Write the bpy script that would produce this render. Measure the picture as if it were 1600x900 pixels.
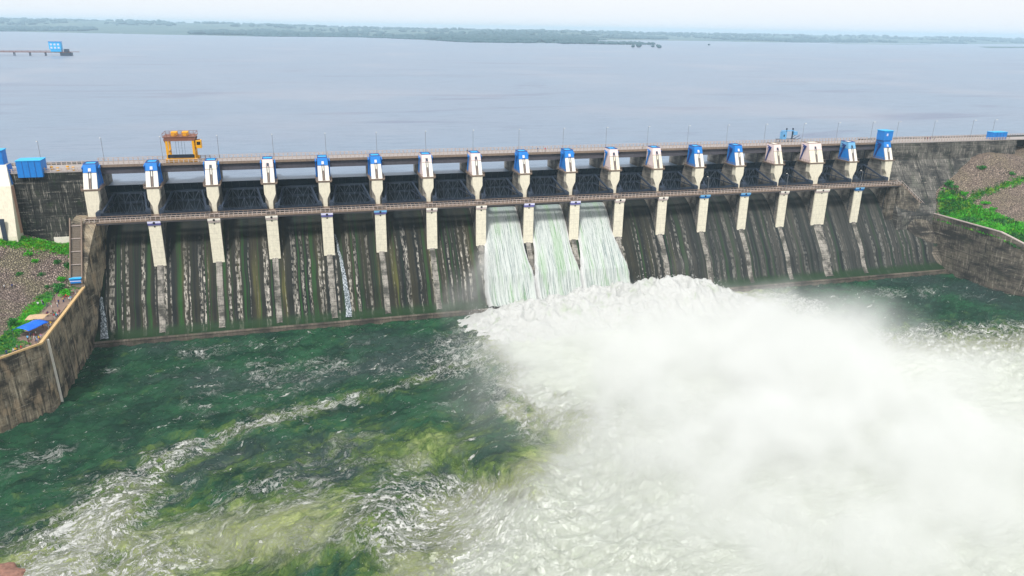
import bpy, bmesh, math, random
import numpy as np
from mathutils import Vector, Matrix
R = math.radians
random.seed(7); rng = np.random.default_rng(7)
for o in list(bpy.data.objects): bpy.data.objects.remove(o)
scene = bpy.context.scene
COL = scene.collection

# ---------------------------------------------------------------- camera
cam = bpy.data.cameras.new('camera'); camo = bpy.data.objects.new('camera', cam); COL.objects.link(camo)
CX, CY, CZ, YAW, PIT, ROLL, F = 66.62, -276.44, 100.81, 0.284514, 0.333252, 0.016575, 1169.0
fw = Vector((math.sin(YAW)*math.cos(PIT), math.cos(YAW)*math.cos(PIT), -math.sin(PIT)))
r0 = Vector((math.cos(YAW), -math.sin(YAW), 0)); u0 = r0.cross(fw)
r2 = math.cos(ROLL)*r0 + math.sin(ROLL)*u0; u2 = -math.sin(ROLL)*r0 + math.cos(ROLL)*u0
m = Matrix((r2, u2, -fw)).transposed().to_4x4(); m.translation = (CX, CY, CZ)
camo.matrix_world = m
cam.sensor_width = 36; cam.lens = 36*F/1600; cam.clip_end = 40000; cam.clip_start = 1
scene.camera = camo

# ---------------------------------------------------------------- light
SUN_EL, SUN_AZ = 52, 214        # azimuth from +Y, clockwise: behind the camera, a little left
world = bpy.data.worlds.new('World'); scene.world = world; world.use_nodes = True
wn = world.node_tree.nodes; wl = world.node_tree.links
sky = wn.new('ShaderNodeTexSky'); sky.sky_type = 'NISHITA'; sky.sun_disc = False
sky.sun_elevation = R(SUN_EL); sky.sun_rotation = R(SUN_AZ); sky.air_density = 1.0; sky.dust_density = 4.0; sky.ozone_density = 1.0
wl.new(sky.outputs[0], wn['Background'].inputs[0]); wn['Background'].inputs[1].default_value = 0.08
# thin bright overcast: even white cloud layer over the blue sky
cb = wn.new('ShaderNodeBackground'); cn = wn.new('ShaderNodeTexNoise'); ct = wn.new('ShaderNodeTexCoord'); cm = wn.new('ShaderNodeMapping'); cr = wn.new('ShaderNodeMix'); cr.data_type = 'RGBA'
cm.inputs['Scale'].default_value = (1, 1, 5); cn.inputs['Scale'].default_value = 2.0; cn.inputs['Detail'].default_value = 4
wl.new(ct.outputs['Generated'], cm.inputs[0]); wl.new(cm.outputs[0], cn.inputs['Vector']); wl.new(cn.outputs['Fac'], cr.inputs['Factor'])
cr.inputs[6].default_value = (.92, .94, .98, 1); cr.inputs[7].default_value = (.99, .99, .99, 1); wl.new(cr.outputs[2], cb.inputs[0]); cb.inputs[1].default_value = .62
mxs = wn.new('ShaderNodeMixShader'); mxs.inputs[0].default_value = .90
wl.new(wn['Background'].outputs[0], mxs.inputs[1]); wl.new(cb.outputs[0], mxs.inputs[2]); wl.new(mxs.outputs[0], wn['World Output'].inputs[0])
sl = bpy.data.lights.new('sun', 'SUN'); slo = bpy.data.objects.new('sun', sl); COL.objects.link(slo)
sl.energy = 2.1; sl.angle = R(9); sl.color = (1, .96, .9)
sd = Vector((math.sin(R(SUN_AZ))*math.cos(R(SUN_EL)), math.cos(R(SUN_AZ))*math.cos(R(SUN_EL)), math.sin(R(SUN_EL))))
slo.rotation_euler = sd.to_track_quat('Z', 'Y').to_euler(); slo.location = (0, -200, 300)
vs = scene.view_settings; vs.view_transform = 'Standard'; vs.look = 'None'; vs.exposure = 0.84; vs.gamma = 1; vs.use_curve_mapping = False
scene.render.engine = 'CYCLES'
cy = scene.cycles
cy.use_denoising = True
try: cy.denoiser = 'OPENIMAGEDENOISE'
except Exception: pass
cy.max_bounces = 8; cy.diffuse_bounces = 3; cy.glossy_bounces = 2; cy.transmission_bounces = 2; cy.volume_bounces = 6; cy.transparent_max_bounces = 6
cy.volume_step_rate = 0.4; cy.volume_max_steps = 64; cy.sample_clamp_indirect = 6

# ---------------------------------------------------------------- helpers
def tag(o, label=None, cat=None, group=None, kind=None):
    if label: o['label'] = label
    if cat: o['category'] = cat
    if group: o['group'] = group
    if kind: o['kind'] = kind
    return o
def empty(name, loc=(0,0,0), rz=0):
    o = bpy.data.objects.new(name, None); COL.objects.link(o); o.location = loc; o.rotation_euler = (0,0,rz)
    o.empty_display_size = .5
    return o
def mesh_obj(name, verts, faces, mat, parent=None, smooth=False, mats=None, fmat=None):
    me = bpy.data.meshes.new(name); me.from_pydata([tuple(v) for v in verts], [], [tuple(f) for f in faces]); me.update()
    for mm in (mats or [mat]): me.materials.append(mm)
    if fmat is not None: me.polygons.foreach_set('material_index', list(fmat))
    if smooth: me.polygons.foreach_set('use_smooth', [True]*len(me.polygons))
    o = bpy.data.objects.new(name, me); COL.objects.link(o)
    if parent: o.parent = parent
    return o
class MB:
    """collects simple solids into one mesh"""
    def __init__(s): s.v = []; s.f = []
    def add(s, v, f):
        n = len(s.v); s.v += [tuple(p) for p in v]; s.f += [tuple(i+n for i in q) for q in f]; return s
    def box(s, x0, x1, y0, y1, z0, z1):
        return s.add([(x0,y0,z0),(x1,y0,z0),(x1,y1,z0),(x0,y1,z0),(x0,y0,z1),(x1,y0,z1),(x1,y1,z1),(x0,y1,z1)],
                     [(0,3,2,1),(4,5,6,7),(0,1,5,4),(1,2,6,5),(2,3,7,6),(3,0,4,7)])
    def hexa(s, b, t):
        return s.add(list(b)+list(t), [(0,3,2,1),(4,5,6,7),(0,1,5,4),(1,2,6,5),(2,3,7,6),(3,0,4,7)])
    def prism_x(s, x0, x1, yz):          # outline in y,z extruded along x (counter-clockwise seen from +x)
        n = len(yz)
        v = [(x0,y,z) for y,z in yz]+[(x1,y,z) for y,z in yz]
        f = [tuple(range(n))[::-1], tuple(range(n,2*n))]+[(i,(i+1)%n,n+(i+1)%n,n+i) for i in range(n)]
        return s.add(v, f)
    def prism_y(s, y0, y1, xz):
        n = len(xz)
        v = [(x,y0,z) for x,z in xz]+[(x,y1,z) for x,z in xz]
        f = [tuple(range(n)), tuple(range(n,2*n))[::-1]]+[(i,n+i,n+(i+1)%n,(i+1)%n) for i in range(n)]
        return s.add(v, f)
    def bar(s, a, b, w, h=None, n=4):    # square or round bar between two points
        a = Vector(a); b = Vector(b); d = (b-a).normalized(); h = h or w
        up = Vector((0,0,1)) if abs(d.z) < .95 else Vector((0,1,0))
        x = d.cross(up).normalized(); y = x.cross(d)
        if n == 4: off = [(-w/2,-h/2),(w/2,-h/2),(w/2,h/2),(-w/2,h/2)]
        else: off = [(math.cos(2*math.pi*i/n)*w/2, math.sin(2*math.pi*i/n)*h/2) for i in range(n)]
        v = [a+x*p+y*q for p,q in off]+[b+x*p+y*q for p,q in off]
        f = [tuple(range(n))[::-1], tuple(range(n,2*n))]+[(i,(i+1)%n,n+(i+1)%n,n+i) for i in range(n)]
        return s.add(v, f)
    def build(s, name, mat, parent=None, bevel=0, smooth=False):
        o = mesh_obj(name, s.v, s.f, mat, parent, smooth)
        bm = bmesh.new(); bm.from_mesh(o.data); bmesh.ops.recalc_face_normals(bm, faces=bm.faces)
        if bevel: bmesh.ops.bevel(bm, geom=list(bm.edges), offset=bevel, segments=1, affect='EDGES')
        bm.to_mesh(o.data); bm.free()
        return o
def copy_tree(o, parent=None):
    c = o.copy(); COL.objects.link(c)
    if parent: c.parent = parent
    for ch in o.children: copy_tree(ch, c)
    return c

# numpy noise
def vnoise(x, y, seed=0):
    xi = np.floor(x).astype(np.int64); yi = np.floor(y).astype(np.int64); fx = x-xi; fy = y-yi
    u = fx*fx*fx*(fx*(fx*6-15)+10); v = fy*fy*fy*(fy*(fy*6-15)+10)
    def h(a, b):
        n = (a*374761393 + b*668265263 + seed*1442695041) & 0xffffffff
        n = ((n ^ (n >> 13))*1274126177) & 0xffffffff
        n = (n ^ (n >> 16)) & 0xffffffff
        return n/4294967295.0
    return (h(xi,yi)*(1-u)+h(xi+1,yi)*u)*(1-v)+(h(xi,yi+1)*(1-u)+h(xi+1,yi+1)*u)*v
def fbm(x, y, oct=4, seed=0, gain=.5, ridged=False):
    s = 0; a = 1; t = 0
    for k in range(oct):
        n = vnoise(x, y, seed+k*17)
        if ridged: n = 1-abs(2*n-1)
        s = s+a*n; t += a; a *= gain; x, y = x*1.97+13.1+y*.31, y*1.97-7.7-x*.31
    return s/t
def sstep(a, b, x): t = np.clip((x-a)/(b-a), 0, 1); return t*t*(3-2*t)
def seg_dist(x, y, pts):
    d = np.full(np.shape(x), 1e9); tt = np.zeros(np.shape(x)); n = len(pts)-1
    for i in range(n):
        ax, ay = pts[i]; bx, by = pts[i+1]; vx, vy = bx-ax, by-ay
        t = np.clip(((x-ax)*vx+(y-ay)*vy)/(vx*vx+vy*vy), 0, 1)
        e = np.hypot(x-ax-t*vx, y-ay-t*vy); k = e < d
        d = np.where(k, e, d); tt = np.where(k, (i+t)/n, tt)
    return d, tt
def grid_faces(nx, ny):
    i = np.arange(nx*ny).reshape(ny, nx)
    return np.stack([i[:-1,:-1], i[:-1,1:], i[1:,1:], i[1:,:-1]], -1).reshape(-1, 4)
def grid_obj(name, X, Y, Z, mat, parent=None, attrs=None, smooth=True, keep=None):
    ny, nx = X.shape
    f = grid_faces(nx, ny)
    if keep is not None:
        kf = keep.ravel()[f].all(1); f = f[kf]
    me = bpy.data.meshes.new(name)
    me.vertices.add(nx*ny); me.vertices.foreach_set('co', np.stack([X, Y, Z], -1).ravel().astype(np.float32))
    me.loops.add(len(f)*4); me.loops.foreach_set('vertex_index', f.ravel().astype(np.int32))
    me.polygons.add(len(f)); me.polygons.foreach_set('loop_start', np.arange(0, len(f)*4, 4, dtype=np.int32))
    me.polygons.foreach_set('use_smooth', np.full(len(f), smooth))
    me.update(calc_edges=True); me.validate()
    for k, a in (attrs or {}).items():
        if a.ndim == 3:
            at = me.attributes.new(k, 'FLOAT_VECTOR', 'POINT'); at.data.foreach_set('vector', a.reshape(-1).astype(np.float32))
        else:
            at = me.attributes.new(k, 'FLOAT', 'POINT'); at.data.foreach_set('value', a.ravel().astype(np.float32))
    me.materials.append(mat)
    o = bpy.data.objects.new(name, me); COL.objects.link(o)
    if parent: o.parent = parent
    return o

# node helper
class NM:
    def __init__(s, name, rough=.8, spec=.3):
        s.m = bpy.data.materials.new(name); s.m.use_nodes = True; s.t = s.m.node_tree; s.b = s.t.nodes['Principled BSDF']
        s.b.inputs['Roughness'].default_value = rough; s.b.inputs['Specular IOR Level'].default_value = spec
        s._c = None
    def n(s, t, **k):
        x = s.t.nodes.new(t)
        for a, b in k.items(): setattr(x, a, b)
        return x
    def put(s, inp, v):
        if isinstance(v, bpy.types.NodeSocket): s.t.links.new(v, inp)
        elif isinstance(v, tuple) and len(v) == 3 and inp.type == 'RGBA': inp.default_value = (*v, 1)
        elif v is not None: inp.default_value = v
    def obj(s):
        if s._c is None: s._c = s.n('ShaderNodeTexCoord').outputs['Object']
        return s._c
    def pos(s): return s.n('ShaderNodeNewGeometry').outputs['Position']
    def normal(s): return s.n('ShaderNodeNewGeometry').outputs['Normal']
    def attr(s, a, vec=False):
        x = s.n('ShaderNodeAttribute', attribute_name=a); return x.outputs['Vector' if vec else 'Fac']
    def sep(s, v): x = s.n('ShaderNodeSeparateXYZ'); s.put(x.inputs[0], v); return x.outputs
    def comb(s, a=0., b=0., c=0.):
        x = s.n('ShaderNodeCombineXYZ'); [s.put(i, v) for i, v in zip(x.inputs, (a, b, c))]; return x.outputs[0]
    def mp(s, v, sc, loc=(0,0,0), rot=(0,0,0)):
        x = s.n('ShaderNodeMapping'); s.put(x.inputs[0], v); x.inputs['Scale'].default_value = sc; x.inputs['Location'].default_value = loc; x.inputs['Rotation'].default_value = rot; return x.outputs[0]
    def noise(s, v, sc=1., det=4., rough=.55, dist=0., color=False):
        x = s.n('ShaderNodeTexNoise'); s.put(x.inputs['Vector'], v); x.inputs['Scale'].default_value = sc
        x.inputs['Detail'].default_value = det; x.inputs['Roughness'].default_value = rough; x.inputs['Distortion'].default_value = dist
        return x.outputs['Color' if color else 'Fac']
    def vor(s, v, sc=1., feat='F1', out='Distance'):
        x = s.n('ShaderNodeTexVoronoi', feature=feat); s.put(x.inputs['Vector'], v); x.inputs['Scale'].default_value = sc; return x.outputs[out]
    def M(s, op, a, b=None, c=None, clamp=False):
        x = s.n('ShaderNodeMath', operation=op, use_clamp=clamp); s.put(x.inputs[0], a)
        if b is not None: s.put(x.inputs[1], b)
        if c is not None: s.put(x.inputs[2], c)
        return x.outputs[0]
    def V(s, op, a, b=None):
        x = s.n('ShaderNodeVectorMath', operation=op); s.put(x.inputs[0], a)
        if op == 'SCALE': s.put(x.inputs[3], b)
        elif b is not None: s.put(x.inputs[1], b)
        return x.outputs['Value' if op in ('LENGTH','DOT_PRODUCT','DISTANCE') else 0]
    def rng(s, v, a, b, c=0., d=1., smooth=True):
        x = s.n('ShaderNodeMapRange', interpolation_type='SMOOTHSTEP' if smooth else 'LINEAR'); x.clamp = True
        for i, q in enumerate((v, a, b, c, d)): s.put(x.inputs[i], q)
        return x.outputs[0]
    def mix(s, f, a, b):
        x = s.n('ShaderNodeMix', data_type='RGBA'); s.put(x.inputs['Factor'], f); s.put(x.inputs[6], a); s.put(x.inputs[7], b); return x.outputs[2]
    def bump(s, h, strength=.5, dist=.1):
        x = s.n('ShaderNodeBump'); s.put(x.inputs['Height'], h); x.inputs['Strength'].default_value = strength; x.inputs['Distance'].default_value = dist
        s.put(s.b.inputs['Normal'], x.outputs[0]); return x
    def color(s, c): s.put(s.b.inputs['Base Color'], c); return s
    def rough(s, c): s.put(s.b.inputs['Roughness'], c); return s

def flat(name, col, rough=.6, dirt=.25, sc=1.2, metal=0, spec=.3):
    k = NM(name, rough, spec); k.b.inputs['Metallic'].default_value = metal
    a = k.noise(k.pos(), sc, 5, .6)
    streak = k.noise(k.mp(k.pos(), (2.2, 2.2, .35)), 1.0, 4, .6)
    f = k.M('MULTIPLY', k.rng(k.M('ADD', k.M('MULTIPLY', a, .5), k.M('MULTIPLY', streak, .5)), .35, .72), dirt)
    d = tuple(c*.38+.01 for c in col)
    k.color(k.mix(f, col, d)); k.bump(a, .15, .05)
    return k.m

# ---------------------------------------------------------------- materials
WHITE = (.80,.78,.74); CREAM = (.76,.71,.57); PINK = (.78,.64,.62); BLUE = (.012,.20,.62); DBLUE = (.01,.06,.30)
m_cream = flat('cream_paint', CREAM, .7, .35)
m_white = flat('white_paint', (.80,.76,.68), .7, .3)
m_pink = flat('pale_pink_paint', PINK, .7, .3)
m_blue = flat('blue_paint', BLUE, .5, .35)
m_blue2 = flat('pale_blue_paint', (.16,.40,.66), .5, .3)
m_dblue = flat('navy_paint', (.02,.05,.22), .5, .3)
m_sky = flat('bright_blue_floor', (.02,.42,.82), .5, .2)
m_purple = flat('violet_blue_band', (.17,.16,.50), .6, .3)
m_lilac = flat('pale_lilac_band', (.62,.62,.80), .6, .2)
m_steel = flat('dark_steel', (.010,.02,.038), .5, .4, spec=.4)
m_steel2 = flat('grey_steel', (.035,.05,.08), .5, .4)
m_gate = flat('gate_plate', (.003,.012,.024), .5, .3)
m_yellow = flat('yellow_paint', (.75,.36,.01), .5, .3)
m_redbrown = flat('red_brown_steel', (.22,.09,.06), .6, .3)
m_rust = flat('brown_concrete', (.24,.18,.14), .85, .5)
m_rail = flat('pale_railing', (.46,.39,.36), .7, .3)
m_road = flat('road_surface', (.34,.31,.30), .9, .3)
m_orange = flat('tan_coping', (.62,.42,.20), .7, .35)
m_lamp = flat('galvanised_pole', (.22,.23,.25), .5, .2)
m_tarp = flat('blue_tarpaulin', (.005,.14,.72), .4, .25, .6)
m_tan = flat('tan_tarpaulin', (.5,.36,.22), .7, .4)
m_girder = flat('dark_girder_concrete', (.085,.08,.095), .8, .5)
m_steel3 = flat('lattice_steel', (.06,.08,.115), .5, .4)
m_joint = flat('panel_joint_cream', (.50,.46,.36), .8, .3)  # joint lines in a darker cream
m_dark = flat('dark_opening', (.01,.01,.012), .8, .1)
m_wood = flat('grey_timber', (.18,.15,.12), .8, .3)

def concrete(name, base, dark, light, streak=.5, moss=.0, sc=1., axis='x', lift=2.0, lightamt=.5, tan=None, bmp=.5, joint=1.):
    """weathered mass concrete: lift joints, vertical streaks, stains; axis = the horizontal direction of the face"""
    k = NM(name, .9, .15); p = k.obj(); x, y, z = k.sep(p)
    h = k.M('ADD', x, k.M('MULTIPLY', y, .9)) if axis == 'xy' else (x if axis == 'x' else y)
    v2 = k.comb(h, z, 0.)
    st = k.noise(k.mp(v2, (.55*sc, .045*sc, 1)), 1.6, 6, .7, .3)
    st2 = k.noise(k.mp(v2, (1.4*sc, .09*sc, 1), (31,7,0)), 1.6, 5, .7)
    bl = k.noise(k.mp(v2, (.11*sc, .14*sc, 1), (5,9,0)), 1., 6, .65)
    fine = k.noise(p, 2.4, 6, .7)
    hz = k.noise(k.mp(v2, (.10*sc, 1.3*sc, 1), (3,77,0)), 1., 5, .65)
    c = k.mix(k.rng(bl, .38, .62), base, dark)
    if tan: c = k.mix(k.M('MULTIPLY', k.rng(k.noise(k.mp(v2, (.9,.035,1), (90,3,0)), 1.2, 4, .7), .56, .63), .8), c, dark)
    if tan: c = k.mix(k.rng(k.noise(k.mp(v2, (.3,.12,1), (60,3,0)), 1., 5, .6), .5, .66), c, tan)
    c = k.mix(k.M('MULTIPLY', k.rng(st, .52, .66), streak), c, dark)
    c = k.mix(k.M('MULTIPLY', k.M('MULTIPLY', k.rng(st2, .53, .66), k.rng(bl, .62, .42)), lightamt), c, light)
    c = k.mix(k.M('MULTIPLY', k.M('MULTIPLY', k.rng(hz, .56, .68), k.rng(fine, .4, .6)), lightamt*.8), c, light)
    zz = k.M('ABSOLUTE', k.M('SUBTRACT', k.M('FRACT', k.M('DIVIDE', k.M('ADD', z, 200.), lift)), .5))
    jn = k.rng(zz, .455, .485)
    c = k.mix(k.M('MULTIPLY', jn, k.rng(fine, .35, .55, 0., joint)), c, tuple(q*.4 for q in dark))
    if moss: c = k.mix(k.M('MULTIPLY', k.rng(k.noise(k.mp(v2, (.22,.1,1), (9,4,0)), 1., 5, .65), .52, .66), moss), c, (.025,.07,.012))
    c = k.mix(k.M('MULTIPLY', k.rng(fine, .5, .75), .35), c, dark)
    k.color(c); k.bump(k.M('SUBTRACT', k.M('ADD', fine, k.M('MULTIPLY', hz, .6)), k.M('MULTIPLY', jn, joint)), bmp, .12)
    return k.m
m_pier = concrete('weathered_pier_concrete', (.26,.24,.215), (.085,.085,.08), (.42,.39,.34), .75, .0, 1.3, 'y', 1.8)
m_damL = concrete('dark_dam_concrete', (.05,.05,.045), (.018,.020,.02), (.36,.34,.30), .6, .25, 1.2, 'x', 1.6, .9, bmp=.6)
m_damR = concrete('grey_dam_concrete', (.12,.115,.105), (.035,.036,.036), (.42,.39,.34), .8, .1, 1.3, 'x', 1.6, .9)
m_wallL = concrete('tan_training_wall_concrete', (.29,.24,.17), (.040,.036,.030), (.55,.49,.38), 1., .02, .9, 'xy', 2.4, .7, tan=(.33,.25,.165), bmp=.5, joint=.3)
m_wallR = concrete('dark_training_wall_concrete', (.15,.13,.105), (.035,.033,.031), (.42,.38,.31), .9, .06, 1.1, 'xy', 2.2, .75, bmp=.7)
m_sill = concrete('sill_concrete', (.15,.125,.10), (.05,.045,.04), (.3,.27,.22), .5, .15, 1., 'x', 3.)
m_rib = concrete('worn_rib_concrete', (.30,.28,.25), (.07,.068,.06), (.48,.45,.40), .7, .0, 2., 'x', 1.5, .8)

def chute_mat():
    k = NM('spillway_face_concrete', .75, .25); p = k.obj(); x, y, z = k.sep(p)
    v2 = k.comb(x, z, 0.)
    wob = k.M('ADD', x, k.M('MULTIPLY', k.M('SUBTRACT', k.noise(k.mp(v2, (.15,.12,1)), 1., 3, .5), .5), 1.1))
    band = k.noise(k.comb(k.M('MULTIPLY', wob, .42), 0., 0.), 1., 2, .6)
    band2 = k.noise(k.comb(k.M('MULTIPLY', wob, .33), k.M('MULTIPLY', z, .012), 4.), 1., 3, .6)
    thin = k.noise(k.comb(k.M('MULTIPLY', x, 1.6), k.M('MULTIPLY', z, .05), 0.), 1., 5, .7)
    blk = k.noise(k.comb(k.M('MULTIPLY', x, .9), k.M('MULTIPLY', k.M('FLOOR', k.M('DIVIDE', z, .8)), .83), 2.), 1., 3, .7)
    fine = k.noise(p, 2.2, 6, .7)
    big = k.noise(k.mp(v2, (.045, .07, 1)), 1., 4, .55)
    right = k.rng(x, 185., 240.)  # greys and pales the right bays: mist veil put into the colour
    c = k.mix(k.rng(band2, .38, .62), k.mix(right, (.007,.010,.010), (.020,.024,.025)), k.mix(right, (.030,.027,.016), (.055,.054,.048)))
    c = k.mix(k.M('MULTIPLY', k.rng(thin, .45, .65), .6), c, (.004,.006,.007))
    moss = k.M('MULTIPLY', k.rng(band, .47, .40), k.rng(z, 36., 8., .35, 1., False))
    c = k.mix(k.M('MULTIPLY', moss, k.M('MULTIPLY', k.rng(thin, .3, .6), k.M('SUBTRACT', .9, k.M('MULTIPLY', right, .5)))), c, (.012,.075,.010))
    c = k.mix(k.M('MULTIPLY', k.rng(band2, .60, .68), k.rng(z, 28., 8., 0., k.M('SUBTRACT', 1., right))), c, (.085,.085,.022))
    # two or three worn strips per bay, broken along the lift joints
    lo = k.rng(z, 33., 19., 0., 1.)
    strip = k.M('MULTIPLY', k.rng(band, .515, .56), lo)
    brk = k.M('MULTIPLY', k.rng(blk, .40, .56), k.rng(k.noise(k.mp(v2, (1.6,.45,1)), 1., 6, .75), .40, .56))
    f = k.M('MULTIPLY', strip, brk)
    c = k.mix(k.M('MULTIPLY', f, k.M('MULTIPLY', k.rng(k.noise(k.mp(v2, (.05,.05,1), (8,8,0)), 1., 3, .5), .35, .62, .3, 1.), k.M('SUBTRACT', 1., k.M('MULTIPLY', right, .45)))), c, k.mix(right, (.46,.43,.38), (.30,.29,.26)))
    # bottom band is algae covered, wet and dark
    c = k.mix(k.M('MULTIPLY', k.rng(k.M('ADD', z, k.M('MULTIPLY', fine, 3.)), 6.2, 4.), .85), c, (.010,.034,.010))
    # upper part under the gates blends to nearly black
    c = k.mix(k.M('MULTIPLY', k.rng(k.M('ADD', z, k.M('MULTIPLY', thin, 6.)), 30., 38.), .6), c, (.014,.02,.022))
    k.color(c); k.bump(k.M('ADD', fine, k.M('MULTIPLY', blk, .7)), .5, .12)
    return k.m
m_chute = chute_mat()

def tail_mat():
    k = NM('turbulent_green_water', .2, .35)
    foam = k.attr('foam'); milk = k.attr('milk'); wc = k.attr('wc', True)
    w1 = k.noise(wc, .22, 5, .6, color=True)
    wv = k.V('ADD', wc, k.V('SCALE', k.V('SUBTRACT', w1, (.5,.5,.5)), 5.0))
    w2 = k.noise(wv, .9, 3, .6, color=True)
    wv2 = k.V('ADD', wv, k.V('SCALE', k.V('SUBTRACT', w2, (.5,.5,.5)), 1.6))
    # ridged filaments at several sizes
    def ridge(sc, det, thr, wid, v=wv2, off=(0,0,0), ro=.6):
        n = k.noise(k.mp(v, (1,1,1), off), sc, det, ro)
        return k.rng(k.M('ABSOLUTE', k.M('SUBTRACT', n, thr)), wid, 0.)
    fil1 = ridge(.20, 7, .52, .024)
    fil2 = ridge(.48, 6, .5, .030, off=(13,5,0))
    fil3 = ridge(1.2, 5, .5, .040, off=(3,25,0))
    patch = k.noise(k.mp(wv, (1,1,1), (40,9,0)), .11, 5, .65)
    speck = k.noise(k.mp(wv2, (1,1,1), (7,2,0)), 1.3, 6, .8)
    amt = k.M('ADD', foam, k.M('MULTIPLY', k.M('SUBTRACT', patch, .5), .9))
    def vweb(sc, wid, off):
        return k.rng(k.vor(k.mp(wv2, (1,1,1), off), sc, 'DISTANCE_TO_EDGE'), wid, 0.)
    vw = k.M('MAXIMUM', k.M('MULTIPLY', vweb(.20, .055, (5,1,0)), k.rng(k.noise(k.mp(wv,(1,1,1),(70,2,0)), .5, 4, .6), .42, .58)), k.M('MULTIPLY', vweb(.55, .07, (9,8,0)), k.rng(k.noise(k.mp(wv,(1,1,1),(20,2,0)), .4, 4, .6), .46, .62)))
    fil1 = k.M('MAXIMUM', fil1, vw)
    web = k.M('MAXIMUM', k.M('MULTIPLY', fil1, 1.0), k.M('MAXIMUM', k.M('MULTIPLY', fil2, .9), k.M('MULTIPLY', fil3, k.rng(amt, .2, .7, .15, .9))))
    f = k.M('MULTIPLY', k.rng(web, .30, .75), k.rng(k.M('ADD', amt, k.M('MULTIPLY', milk, .12)), .20, .50))
    dash = k.noise(k.mp(wv2, (.42,1.25,1), (11,30,0)), .50, 7, .72)
    dash2 = k.noise(k.mp(wv2, (.6,1.5,1), (51,3,0)), 1.3, 5, .7)
    cap = k.M('MULTIPLY', k.rng(speck, .58, .64), k.rng(amt, .26, .60))
    cap = k.M('MAXIMUM', cap, k.rng(k.M('ADD', dash, k.M('MULTIPLY', amt, .10)), .635, .665))
    cap = k.M('MAXIMUM', cap, k.M('MULTIPLY', k.rng(k.M('ADD', dash2, k.M('MULTIPLY', amt, .12)), .66, .70), .85))
    inmilk = k.rng(milk, .55, 1.1)
    f = k.M('MAXIMUM', f, k.M('MULTIPLY', cap, k.M('SUBTRACT', 1., k.M('MULTIPLY', inmilk, .85))))
    fine_web = k.M('MAXIMUM', ridge(2.2, 6, .5, .05, off=(8,44,0), ro=.7), k.M('MAXIMUM', ridge(.8, 8, .48, .03, off=(28,4,0), ro=.7), ridge(.35, 9, .5, .022, off=(2,84,0), ro=.68)))
    f = k.M('MAXIMUM', f, k.M('MULTIPLY', fine_web, k.M('MULTIPLY', k.rng(k.M('ADD', milk, k.M('MULTIPLY', k.M('SUBTRACT', patch, .5), 1.2)), .25, .9), .9)))
    f = k.M('MAXIMUM', f, k.M('MULTIPLY', k.rng(k.M('ADD', amt, k.M('MULTIPLY', k.M('SUBTRACT', speck, .5), .8)), .85, 1.4), .8))
    f = k.M('MULTIPLY', f, k.rng(milk, .9, 1.6, 1., .55), clamp=True)
    deep = k.mix(k.rng(k.noise(k.mp(wv, (1,1,1), (2,60,0)), .10, 4, .6), .35, .65), (.006,.034,.021), (.020,.086,.040))
    deep = k.mix(k.rng(k.noise(wc, .03, 3, .5), .45, .65), deep, (.028,.055,.048))
    mk = k.M('ADD', k.M('MULTIPLY', milk, 1.15), k.M('MULTIPLY', k.M('SUBTRACT', k.noise(wv2, .26, 7, .75), .5), k.M('SUBTRACT', 1.7, k.rng(milk, .6, 1.3))))
    c = k.mix(k.rng(mk, .08, .50), deep, (.09,.15,.035))
    c = k.mix(k.rng(mk, .40, .85), c, (.38,.44,.17))
    c = k.mix(k.rng(mk, .85, 1.35), c, (.50,.55,.45))
    c = k.mix(f, c, k.mix(k.rng(dash2, .35, .6), (.54,.56,.52), (.60,.61,.59)))
    k.color(c); k.rough(k.M('ADD', k.M('MULTIPLY', k.M('MAXIMUM', f, k.rng(mk,.2,1.)), .55), .16))
    k.b.inputs['IOR'].default_value = 1.33
    hh = k.M('ADD', k.M('MULTIPLY', k.noise(k.mp(wv, (.55,1.5,1)), .8, 6, .65), 1.5), k.M('MULTIPLY', f, .45))
    k.bump(k.M('MULTIPLY', hh, k.M('SUBTRACT', 1., k.M('MULTIPLY', inmilk, .65))), 1.0, .75)
    return k.m
m_tail = tail_mat()

def res_mat():
    k = NM('reservoir_water', .35, .5); p = k.pos(); x, y, z = k.sep(p)
    a = k.noise(k.mp(p, (.0035,.010,1)), 1., 5, .6, .4)
    wind = k.noise(k.mp(p, (.005,.020,1), (4,9,0), (0,0,-.1)), 1., 6, .6, .8)
    r1 = k.noise(k.mp(p, (.05,.16,1), (0,0,0), (0,0,.25)), 1., 5, .7)
    c = k.mix(k.rng(a, .3, .7), (.185,.235,.315), (.170,.238,.325))
    c = k.mix(k.M('MULTIPLY', k.rng(wind, .55, .66), .75), c, (.12,.14,.225))
    c = k.mix(k.M('MULTIPLY', k.rng(r1, .42, .66), .55), c, (.12,.165,.24))
    c = k.mix(k.M('MULTIPLY', k.rng(k.noise(k.mp(p, (.006,.006,1), (20,0,0)), 1., 3, .5), .5, .7), .4), c, (.27,.28,.33))
    k.color(c); k.bump(k.M('ADD', r1, k.M('MULTIPLY', k.noise(k.mp(p, (.35,.8,1)), 1., 5, .7), .8)), .6, .8)
    k.b.inputs['IOR'].default_value = 1.33
    return k.m
m_res = res_mat()

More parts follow.
